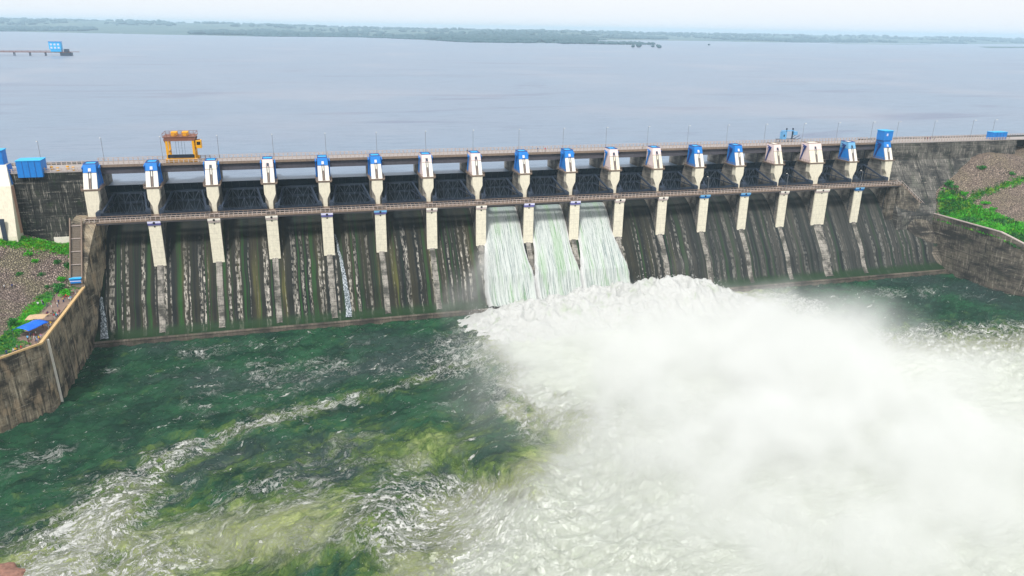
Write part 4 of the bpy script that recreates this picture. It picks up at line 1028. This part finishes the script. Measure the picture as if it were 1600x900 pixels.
# ---------------------------------------------------------------- lamp posts
def make_lamp(h, arm=True):
    t = empty('lamp_post'); b = MB(); b.bar((0,0,0),(0,0,h),.16,.16,6); b.build('pole', m_lamp, t)
    b = MB(); b.bar((0,0,h),(0,-.9,h+.25),.09,.09,6); b.build('arm', m_lamp, t)
    b = MB(); b.hexa([(-.12,-1.5,h+.16),(.12,-1.5,h+.16),(.15,-.8,h+.16),(-.15,-.8,h+.16)],[(-.08,-1.45,h+.32),(.08,-1.45,h+.32),(.1,-.85,h+.36),(-.1,-.85,h+.36)]); b.build('lamp_head', m_white, t)
    return t
lp = make_lamp(8.2); first = True
for i in range(18):
    t = lp if first else copy_tree(lp); first = False
    t.location = (pier_x[i]+2.0+(.8 if i == 15 else 0), 16.0, 54.46)
    tag(t, f"tall thin street lamp on the road bridge behind the {ORD[i]} hoist house from the left", 'street lamp', 'street lamps on the bridge')
for x, lab in ((-17.5,'street lamp on the left dam road beside the blue box'),(339,'street lamp on the right dam road nearest the blue-cabined hoist house'),(360,'street lamp midway along the right dam road'),(383,'street lamp just before the blue box on the right dam road'),(396,'street lamp just after the blue box on the right dam road')):
    t = copy_tree(lp); t.location = (x, 15.6, 54.4 if x > 0 else 53.75); tag(t, lab, 'street lamp', 'street lamps on the dam road')
lw = make_lamp(6.0)
for k, (x, near) in enumerate(((13.35,'thirteenth'),(15.35,'fifteenth'),(17.1,'seventeenth'))):
    i = {0:12,1:14,2:16}[k]; t = lw if k == 0 else copy_tree(lw); t.location = (pier_x[i]+2.6, -3.6, 37.91); t.rotation_euler = (0,0,R(180))
    tag(t, f"short lamp post on the walkway by the {near} pier from the left", 'street lamp', 'lamp posts on the walkway')

# ---------------------------------------------------------------- gantry crane
t = tag(empty('gantry_crane', (28.2, 12.2, 54.46)), 'yellow gantry crane with red-brown top girders straddling the road bridge', 'gantry crane')
for y in (-3.3, 3.3):
    b = MB(); b.box(-5.2, 5.2, y-.5, y+.5, .25, 1.5); b.build('sill_beam', m_yellow, t, .05)
    for x in (-4.4,-3.2,3.2,4.4):
        b = MB(); b.bar((x,y-.25,.35),(x,y+.25,.35),.7,.7,12); b.build('wheel', m_steel, t)
    for s in (-1, 1):
        b = MB(); b.bar((s*4.3,y,1.5),(s*4.3,y,7.6),.75,.75); b.build('leg', m_yellow, t)
        b = MB(); b.bar((s*4.3,y,6.0),(s*5.1,y,8.2),.3); b.build('brace', m_redbrown, t)
    b = MB(); b.box(-5.0, 5.0, y-.4, y+.4, 7.6, 8.9); b.build('top_girder', m_redbrown, t)
for s in (-1, 1):
    b = MB(); b.box(s*4.3-.4, s*4.3+.4, -2.9, 2.9, 7.7, 8.6); b.build('end_beam', m_redbrown, t)
    b = MB(); b.box(s*4.3-.3, s*4.3+.3, -2.9, 2.9, 3.4, 3.9); b.build('end_tie', m_yellow, t)
b = MB(); b.box(-4.3, 4.3, -3.9, -3.2, 1.8, 2.9); b.build('lifting_beam', m_steel, t)
b = MB(); b.box(-5.4, 5.4, -3.9, 3.9, 8.903, 9.05)
b.build('top_platform', m_redbrown, t)
b = MB()
for y in (-3.8, 3.8):
    b.bar((-5.3,y,10.2),(5.3,y,10.2),.12); b.bar((-5.3,y,9.65),(5.3,y,9.65),.09)
    for x in np.linspace(-5.3,5.3,9): b.bar((x,y,9.05),(x,y,10.2),.12)
for x in (-5.3,5.3): b.bar((x,-3.8,10.2),(x,3.8,10.2),.12)
b.build('top_railing', m_redbrown, t)
for x in (-1.8, 1.8):
    b = MB(); b.box(x-1.0, x+1.0, -1.6, 1.2, 9.053, 10.5); b.box(x-.6, x+.6, -2.4, -1.6, 9.053, 10.0); b.build('winch', m_yellow, t, .08)
b = MB(); b.box(5.2, 7.0, -3.6, -1.2, 4.9, 7.7); c_ = b.build('cab', m_yellow, t, .06)
b = MB(); b.box(5.5, 6.7, -3.63, -3.605, 6.1, 7.2); b.build('window', m_dark, c_)
b = MB(); b.box(4.6, 5.2, -3.2, -1.6, 4.8, 5.0); b.bar((4.4,-2.4,7.7),(6.6,-2.4,7.9),.25); b.build('cab_bracket', m_redbrown, t)
for x in (-1.4,-.5,.5,1.4):
    b = MB(); b.bar((x,-3.2,2.9),(x,-2.9,7.7),.07); b.build('hoist_rope', m_steel, t)

# ---------------------------------------------------------------- left tower, boxes
t = tag(empty('control_tower', (-26.2, 0, 0)), 'cream tower with blue and white top at the far left edge, beside the blue box', 'tower')
b = MB(); b.prism_x(-3.2, 3.2, [(3,20),(3,50),(-.5,50),(-3.8,34),(-3.8,20)]); b.build('pier_shaft', m_cream, t)
b = MB(); b.box(3.205, 3.24, -.2, 2.9, 34, 49.8); b.build('side_face', flat('salmon_paint', (.55,.33,.24), .8, .4), t)
b = MB(); b.hexa([(-3.1,-.3,50.003),(3.1,-.3,50.003),(3.1,6.5,50.003),(-3.1,6.5,50.003)],[(-2.4,2.0,56.5),(2.3,2.0,56.5),(2.3,6.5,56.5),(-2.4,6.5,56.5)]); b.build('lower_room', m_white, t)
b = MB(); b.hexa([(3.13,1,50.1),(3.2,1,50.1),(3.2,6.4,50.1),(3.13,6.4,50.1)],[(2.35,2.6,56.4),(2.42,2.6,56.4),(2.42,6.4,56.4),(2.35,6.4,56.4)]); b.build('side_cladding', m_blue, t)
b = MB(); b.box(-2.4, 1.6, 2.4, 6.6, 56.503, 61.0); b.build('upper_cabin', m_blue, t, .05)
b = MB(); b.box(-2.6, 1.8, 2.2, 6.8, 61.0, 61.25); b.build('cabin_roof', m_sky, t)
b = MB(); b.box(-1.4, -.2, 2.36, 2.398, 58.4, 59.6); b.build('window', m_dark, b and t)
b = MB(); b.box(-.9, .4, -4.1, -3.6, 20.5, 40); b.build('drain_pipe', m_steel2, t)
t = tag(empty('equipment_box', (-17.2, 4.6, 53.5)), 'large plain blue box cantilevered over the left dam wall beside the tower', 'box')
b = MB(); b.box(-3.6, 3.6, -3.6, 2.4, -1.2, 4.2); bo = b.build('box_body', m_blue, t, .05)
b = MB(); b.box(-3.75, 3.75, -3.75, 2.55, 4.21, 4.38); b.build('box_roof', m_sky, t)
b = MB()
for x in (-1.8, 0, 1.8): b.box(x-.05, x+.05, -3.66, -3.605, -1.1, 4.1)
b.build('seam', m_dblue, t)
t = tag(empty('equipment_box', (391.5, 9.2, 54.46)), 'small blue box on the right dam road where it meets the hill', 'box')
b = MB(); b.box(-4.2, 4.2, -2.2, 1.6, 0, 3.3); b.build('box_body', m_blue, t, .05)
b = MB(); b.box(-4.35, 4.35, -2.35, 1.75, 3.31, 3.45); b.build('box_roof', m_sky, t)
b = MB(); [b.box(x-.05, x+.05, -2.26, -2.205, .1, 3.2) for x in (-2, 0, 2)]; b.build('seam', m_dblue, t)
t = tag(empty('kiosk', (-4.3, -18.2, 21.3)), 'small blue and white kiosk on the left stairs near their foot', 'kiosk')
b = MB(); b.box(-1.6, 1.6, -.9, .9, 0, 1.5); b.build('kiosk_body', m_blue, t, .03)
b = MB(); b.box(-1.61, 1.61, -.92, .91, .6, .85); b.build('stripe', m_lilac, t)
b = MB(); b.box(-1.8, 1.8, -1.1, 1.1, 1.5, 1.62); b.build('roof', m_sky, t)
# road barrels on the left dam road
bp = empty('barrel'); b = MB(); b.bar((0,0,0),(0,0,1.2),.9,.9,10); b.build('drum', m_yellow, bp); b = MB(); b.bar((0,0,.45),(0,0,.75),.93,.93,10); b.build('band', m_white, bp)
for k, x in enumerate((-14,-12.2,-9.8,-7.4,-5.2)):
    t = bp if k == 0 else copy_tree(bp); t.location = (x+.1, 4.0+(k%2)*2.2, 53.752); tag(t, f"yellow drum on the left dam road, {ORD[k]} one right of the blue box", 'barrel', 'yellow drums on the dam road')

# ---------------------------------------------------------------- platform in the reservoir behind the dam
t = tag(empty('floating_platform', (320, 71, 46)), 'small white-blue work platform with masts in the reservoir behind the bridge', 'platform')
b = MB(); b.box(-9.5, 9, -3, 3, 2.0, 2.6); b.build('deck', m_steel2, t)
b = MB()
for x in (-9,-5,-1,3,7):
    for y in (-2.6, 2.6): b.bar((x,y,-3),(x,y,2),.7,.7,6)
b.build('piles', m_steel, t)
b = MB(); b.box(-6.2, -2.4, -2, 2, 2.603, 8.8); c_ = b.build('cabin', m_blue2, t); b = MB(); b.box(-5.4, -4.2, -2.05, -2.005, 4.8, 6.6); b.build('window', m_dark, c_)
for x in (-1.6, 4.6):
    b = MB(); b.bar((x,0,2.6),(x,0,11.8),.8,.8); b.build('mast', m_steel, t)
b = MB(); b.box(-6.4, 5.4, -1, 1, 9.2, 9.9); b.build('cross_beam', m_blue2, t)
b = MB(); b.box(5.1, 8.6, -1.5, 1.5, 6.0, 8.9); b.build('tank', m_blue2, t)
b = MB(); b.bar((6,0,2.6),(12,0,5.2),.35); b.bar((8,0,1.8),(14,0,3.2),.35); b.bar((3,0,2.6),(8,0,6.0),.3); b.build('boom', m_steel2, t)
t.scale = (.62,.62,.62)
# jetty and intake house far left
t = tag(empty('intake_jetty', (-309, 1210, 46)), 'long thin jetty with brown deck reaching in from the left over the lake', 'jetty')
b = MB(); b.box(-420, 22, -4, 4, 5.2, 6.6); b.build('deck', m_redbrown, t)
b = MB(); b.box(-420, 22, -4.2, -3.9, 7.8, 8.3); [b.box(x-.3, x+.3, -4.2, -3.9, 6.6, 7.8) for x in range(-418, 22, 9)]; b.build('railing', m_redbrown, t)
for k in range(19):
    x = -410+k*23.2; b = MB(); b.bar((x,-3,-3),(x,-3,5.2),1.4,1.4,6); b.bar((x,3,-3),(x,3,5.2),1.4,1.4,6); b.build('pile', m_steel2, t)
b = MB(); b.box(9, 24, -7, 7, -3, 5.2); b.box(14, 20, -6, 5, 6.6, 11); b.build('well_head', m_steel2, t); b = MB(); b.bar((22,0,6.4),(36,0,6.4),.8); b.build('boom', m_redbrown, t)
t = tag(empty('intake_house', (-307.5, 1210, 52.6)), 'bright blue intake house with pale windows standing on the jetty end', 'intake house')
b = MB(); b.box(-7.5, 8.5, -5, 5, .01, 3.4); b.box(-8.8, 8.8, -5.5, 5.5, 3.4, 15.6); b.build('wall', m_sky, t)
for r_ in range(2):
    for k in range(3):
        b = MB(); x = -5.4+k*5.4; z = 5.0+r_*5.2; b.box(x-1.5, x+1.5, -5.62, -5.51, z, z+2.8); b.build('window', m_lilac, t)
b = MB(); b.box(-9.4, 9.4, -6, 6, 15.61, 16.3); b.build('roof', m_blue, t)

# ---------------------------------------------------------------- left bank: canopy, people, plants
t = tag(empty('canopy', (-7.0, -56.3, 19.3)), 'bright blue tarpaulin canopy on poles over a stall on the promenade', 'canopy')
nx, ny = 14, 10; U, V = np.meshgrid(np.linspace(-1, 1, nx), np.linspace(-1, 1, ny))
Xc = U*2.3+V*1.5; Yc = V*3.6-U*.9; Zc = 2.9-.75*np.abs(U)**1.6-.2*V+(fbm(U*2+5, V*2+5, 3, 5)-.5)*.5
o = grid_obj('tarpaulin', Xc, Yc, Zc, m_tarp, t); so = o.modifiers.new('s', 'SOLIDIFY'); so.thickness = .05
for a, c in ((-1,-1),(1,-1),(-1,1),(1,1),(0,-1),(0,1)):
    b = MB(); x = a*2.2+c*1.4; y = c*3.5-a*.85; b.bar((x,y,-.2),(x,y,2.2),.09,.09,6); b.build('pole', m_wood, t)
t = tag(empty('canopy', (-6.6, -49.6, 19.6)), 'low tan tarpaulin awning just behind the blue canopy', 'canopy')
Xc = U*2.4+V*.8; Yc = V*1.8; Zc = 2.5-.5*np.abs(V)**2+(fbm(U*2+1, V*2+3, 3, 6)-.5)*.6
o = grid_obj('tarpaulin', Xc, Yc, Zc, m_tan, t); o.modifiers.new('s', 'SOLIDIFY').thickness = .05
for a in (-1, 1):
    for c in (-1, 1): b = MB(); b.bar((a*2.2+c*.7,c*1.7,-.3),(a*2.2+c*.7,c*1.7,2.0),.09,.09,6); b.build('pole', m_wood, t)
t = tag(empty('stall_table', (-7.2, -57.6, 19.25)), 'dark stall table under the blue canopy', 'table')
b = MB(); b.box(-1.8, 1.8, -.7, .7, .72, .8); b.build('table_top', m_wood, t)
for a in (-1.6, 1.6):
    for c in (-.55, .55): b = MB(); b.box(a-.05, a+.05, c-.05, c+.05, 0, .72); b.build('leg', m_wood, t)

def person_mesh(pose, top, bottom, skin, hair):
    P = [(0,0,.95),(0,0,1.15),(0,0,1.38),(0,0,1.50),(0,.02,1.60),(0,.02,1.70)]
    Rr = [(.15,.12),(.14,.10),(.17,.11),(.055,.055),(.085,.095),(.075,.09)]
    E_ = [(0,1),(1,2),(2,3),(3,4),(4,5)]
    st = {'stand':0,'walk':.22,'lean':.05}[pose]
    for s in (-1, 1):
        n = len(P); P += [(s*.10,s*.0,.88),(s*.11,s*st*.6,.48),(s*.11,s*st,.08),(s*.12,s*st-.14,.04)]; Rr += [(.095,.10),(.065,.07),(.045,.05),(.04,.035)]
        E_ += [(0,n),(n,n+1),(n+1,n+2),(n+2,n+3)]
        n = len(P)
        if pose == 'lean': arm = [(s*.20,0,1.38),(s*.24,-.12,1.14),(s*.17,-.34,1.12),(s*.14,-.44,1.13)]
        else: arm = [(s*.20,0,1.38),(s*.26,.02-s*st*.3,1.12),(s*.25,-.08-s*st*.5,.90),(s*.25,-.12-s*st*.5,.82)]
        P += arm; Rr += [(.065,.07),(.045,.05),(.035,.035),(.03,.04)]; E_ += [(2,n),(n,n+1),(n+1,n+2),(n+2,n+3)]
    me = bpy.data.meshes.new('person'); me.from_pydata(P, E_, []); ob = bpy.data.objects.new('tmp', me); COL.objects.link(ob)
    sk = ob.modifiers.new('skin', 'SKIN')
    for i, r_ in enumerate(Rr): me.skin_vertices[0].data[i].radius = r_
    me.skin_vertices[0].data[0].use_root = True
    sb = ob.modifiers.new('sub', 'SUBSURF'); sb.levels = 1
    dg = bpy.context.evaluated_depsgraph_get(); m2 = bpy.data.meshes.new_from_object(ob.evaluated_get(dg)); bpy.data.objects.remove(ob)
    for mm in (top, bottom, skin, hair): m2.materials.append(mm)
    for p in m2.polygons:
        c = p.center; r_ = abs(c.x)
        if c.z > 1.66 or (c.z > 1.55 and c.y > .05): k = 3
        elif c.z > 1.46: k = 2
        elif c.z < .07: k = 3
        elif c.z < .93 and r_ < .19: k = 1
        elif r_ > .2 and c.z < 1.14: k = 2
        else: k = 0
        p.material_index = k; p.use_smooth = True
    m2.name = 'person'
    return m2
skin = flat('skin', (.20,.10,.06), .6, .1); hair = flat('black_hair', (.01,.01,.01), .6, .1)
tops = {'white': (.75,.75,.75), 'red': (.55,.02,.03), 'yellow': (.8,.5,.02), 'maroon': (.18,.02,.05), 'sky blue': (.15,.42,.7), 'pink': (.7,.25,.35), 'dark blue': (.02,.04,.15), 'grey': (.25,.25,.27), 'black': (.02,.02,.02), 'green': (.05,.25,.08)}
bots = {'dark trousers': (.02,.022,.03), 'blue jeans': (.04,.08,.18), 'white trousers': (.6,.6,.58), 'brown trousers': (.12,.07,.04)}
tm = {k: flat(k.replace(' ','_')+'_cloth', v, .8, .1) for k, v in tops.items()}; bm_ = {k: flat(k.replace(' ','_'), v, .8, .1) for k, v in bots.items()}
pcache = {}
def person(x, y, z, rz, tname, bname, pose, label, group, s=1.):
    key = (tname, bname, pose)
    if key not in pcache: pcache[key] = person_mesh(pose, tm[tname], bm_[bname], skin, hair)
    o = bpy.data.objects.new('person', pcache[key]); COL.objects.link(o); o.location = (x, y, z+.02); o.rotation_euler = (0,0,rz); o.scale = (s,)*3
    tag(o, label, 'person', group)
ppl = []
tn, bn = list(tops), list(bots)
def wallx(y): return -2.3 if y > -66 else -2.3+(y+66)*.92
cl = [(-24,9),(-29,7),(-34,5),(-44,11),(-52,5),(-60,7),(-64,9),(-70,6),(-75,5),(-79,3)]
rp = random.Random(11); used = {}
place = {-24:'at the stair foot',-29:'below the stairs',-34:'above the awning',-44:'beside the tan awning',-52:'beside the blue canopy',-60:'just below the blue canopy',-64:'at the bend of the wall',-70:'past the wall bend',-75:'near the left edge',-79:'farthest along the wall'}
for yc, n in cl:
    for k in range(n):
        y = yc+rp.uniform(-2.2, 2.2); d_ = rp.choice([.9, 1.0, 1.5, 2.6, 3.8]) if yc != -34 else rp.uniform(2, 6.5)
        x = wallx(y)-d_-.3; pose = 'lean' if d_ < 1.2 else rp.choice(['stand','walk'])
        for _ in range(30):
            a, c = rp.choice(tn), rp.choice(bn)
            if used.get((yc, a, c)) is None: break
        used[(yc, a, c)] = 1
        verb = {'lean':'leaning','stand':'standing','walk':'walking'}[pose]
        person(x, y, left_z(x, y), R(90) if pose == 'lean' else rp.uniform(0, 6.28), a, c, pose, f"person in {a} top and {c} {verb} {place[yc]}", 'people on the left promenade')
for k, (x, y, a, c) in enumerate([(-10.2,-33,'black','blue jeans'),(-11.4,-33.6,'white','dark trousers'),(-12.0,-32.2,'dark blue','dark trousers'),(-10.9,-31.6,'grey','white trousers'),(-22.6,-24,'white','dark trousers'),(-21,-22.5,'dark blue','dark trousers')]):
    person(x, y, left_z(x, y), rp.uniform(0,6), a, c, 'stand', f"person in {a} top and {c} " + ('by the promenade' if k < 4 else 'far up the stones'), 'people on the stony bank')
for x, a, c, lab in ((131.2,'black','dark trousers','on the bridge by the seventh hoist house'),(160,'dark blue','blue jeans','on the bridge above the left fall'),(163.2,'red','dark trousers','on the bridge above the middle fall'),(206,'grey','dark trousers','on the bridge right of the falls'),
                     (350,'black','dark trousers','on the right dam road, first of a group'),(351.5,'maroon','dark trousers','on the right dam road in a group'),(353,'dark blue','blue jeans','on the right dam road in a group'),(355.5,'grey','dark trousers','at the right end of the dam road group')):
    person(x, 9.6, 54.46, 0, a, c, 'stand', f"person in {a} top and {c} {lab}", 'people on the dam road')

# plants: leafy bushes made of many small leaves
def bush_mesh(r, h, n, seed):
    q = random.Random(seed); v = []; f = []
    cl = [(q.gauss(0, r*.45), q.gauss(0, r*.45), q.uniform(.25, .95)*h, q.uniform(.35, .7)*r) for _ in range(9)]
    for _ in range(n):
        cx, cy_, cz, cr = q.choice(cl); d_ = Vector((q.gauss(0,1), q.gauss(0,1), q.gauss(0,1))).normalized()*cr*q.uniform(.5,1.05)
        p = Vector((cx, cy_, cz))+Vector((d_.x, d_.y, d_.z*.7)); p.z = max(p.z, .05); s_ = q.uniform(.12, .30)*(.6+r*.25)
        a = Vector((q.gauss(0,1), q.gauss(0,1), q.gauss(0,.5))).normalized(); b_ = a.cross(Vector((q.gauss(0,1), q.gauss(0,1), q.gauss(0,1)))).normalized()
        b0 = len(v); v += [p-a*s_, p-b_*s_*.6, p+a*s_, p+b_*s_*.6]; f.append((b0,b0+1,b0+2,b0+3))
    return v, f
bcache = {}
def bush(x, y, z, r, h, mat, label, group, seed):
    key = (round(r), round(h), mat.name, seed%3)
    t = empty('bush', (x, y, z-.1)); t.rotation_euler.z = seed
    if key not in bcache:
        v, f = bush_mesh(1.6, 1.5, 520, seed); me = mesh_obj('foliage', v, f, mat).data; bcache[key] = me; o = [q for q in bpy.data.objects if q.data == me][0]
    else: o = bpy.data.objects.new('foliage', bcache[key]); COL.objects.link(o)
    o.parent = t; o.scale = (r/1.6, r/1.6, h/1.5)
    b = MB(); b.bar((0,0,-.3),(0.05,0,h*.5),.09,.09,5); b.build('stem', m_wood, t)
    tag(t, label, 'bush', group)
LB = [(-7.6,-11.5,1.5,'dark round bush against the left stairs'),(-8.3,-21.5,2.1,'large dark green bush just left of the stair foot'),(-6.2,-24.6,1.8,'bright green bush right at the foot of the left stairs'),(-11.5,-9.5,1.1,'small leafy bush on the stones below the dark dam wall'),(-17.2,-10,1.0,'pale small bush high on the left stones'),
      (-15,-14.5,.9,'low bush in the middle of the left stones'),(-22,-36,1.0,'little bush alone on stones at the left edge'),(-13.2,-50,1.5,'green bush uphill of the blue canopy'),(-19.2,-8,1.4,'bushy clump below the left tower'),(-20.8,-16,.9,'tiny bush at the upper left of the stones'),(-8.8,-16,1.2,'bush close to the stairs halfway up'),(-12.5,-19,.8,'smallest bush on the stones near the stair foot')]
for k, (x, y, r_, lab) in enumerate(LB): bush(x, y, left_z(x, y), r_, r_*1.1, (m_leaf2 if k%2 else m_leaf) if k else m_leaf2, lab, 'bushes on the left bank', k)
RB = [(356,-4,2.6,'dark green bush at the top of the right stairs slope'),(352,-8,2.4,'bushy clump just above the right training wall corner'),(360,-9,1.8,'bush beside the corner clump on the right hillside'),(372,-4,2.0,'lone round bush high on the reddish hillside'),(366,-16,1.7,'bush in the middle of the reddish hillside'),(381,-24,2.4,'round bush on the lower right hillside'),
      (384,-10,1.4,'small bush on the stones right of the round one'),(389,-20,1.8,'bush near the right frame edge on the hillside'),(364,-22,1.5,'small bush above the lower green strip'),(376,-32,2.2,'bush in the lower green strip by the right edge'),(360,-30,1.4,'bush in the green strip above the coping')]
for k, (x, y, r_, lab) in enumerate(RB): bush(x, y, right_z(x, y), r_, r_*1.0, m_leaf2 if k%3 == 0 else m_leaf, lab, 'bushes on the right hillside', k+40)
# grass and weeds where the ground is green
def weeds(name, xs, ys, Z, G, n, smin, smax, mats, label, xlim, ylim, seed):
    q = np.random.default_rng(seed); v = []; f = []; fm = []; c = 0; tries = 0
    while c < n and tries < n*60:
        tries += 1
        x = q.uniform(*xlim); y = q.uniform(*ylim); j = int((x-xs[0])/(xs[1]-xs[0])); i = int((y-ys[0])/(ys[1]-ys[0]))
        if i < 0 or j < 0 or i >= Z.shape[0] or j >= Z.shape[1]: continue
        if G[i, j]+q.uniform(-.35, .2) < .42: continue
        z = float(Z[i, j]); s_ = q.uniform(smin, smax); mi = 0 if vnoise(np.array([x*.12]), np.array([y*.12]), 5)[0] > .48 else 1
        if q.uniform() < .12: mi = 2
        for _ in range(7):
            a = q.uniform(0, 6.28); l = s_*q.uniform(.6, 1.4); dx, dy = math.cos(a)*l*.7, math.sin(a)*l*.7; px, py = x+q.normal(0, s_*.5), y+q.normal(0, s_*.5); w = l*.28
            b0 = len(v); v += [(px-dy/l*w, py+dx/l*w, z), (px+dy/l*w, py-dx/l*w, z), (px+dx, py+dy, z+l*q.uniform(.4, 1.0))]; f.append((b0, b0+1, b0+2)); fm.append(mi)
        c += 1
    o = mesh_obj(name, v, f, None, mats=mats, fmat=fm); tag(o, label, 'grass', kind='stuff')
weeds('grass', xs_l, ys_l, Z_l, G_l, 9000, .18, .55, [m_leaf, m_leaf2, m_leaf3], 'bright green grass and weeds on the left bank', (-45, -2), (-90, 3), 3)
weeds('grass', xs_r, ys_r, Z_r, G_r, 11000, .4, 1.2, [m_leaf, m_leaf2, m_leaf3], 'bright green scrub strips on the right hillside', (345, 440), (-60, 12), 4)

# rock at the lower left
def rock(x, y, z, r, label, seed, mat):
    bm = bmesh.new(); bmesh.ops.create_icosphere(bm, subdivisions=4, radius=1)
    for vv in bm.verts:
        c = vv.co; n = fbm(np.array([c.x*1.4+seed+5]), np.array([c.y*1.4+c.z*1.1+5]), 4, seed)[0]
        vv.co = Vector((c.x*r*1.5, c.y*r, c.z*r*.55))*(.7+.6*n)
    me = bpy.data.meshes.new('rock'); bm.to_mesh(me); bm.free(); me.materials.append(mat)
    o = bpy.data.objects.new('rock', me); COL.objects.link(o); o.location = (x, y, z); tag(o, label, 'rock')
m_rock = flat('red_brown_rock', (.30,.16,.12), .95, .8, 1.5)
rock(5.2, -136.5, -.2, 3.4, 'red-brown rock breaking the foamy water at the lower left corner', 3, m_rock)
rock(-3.2, -131, -.5, 2.6, 'smaller rock in the water beside the red-brown one', 6, m_rock)
rock(-.3, -62.8, -.1, .8, 'small pale stone at the foot of the gauge strip', 9, m_rib)
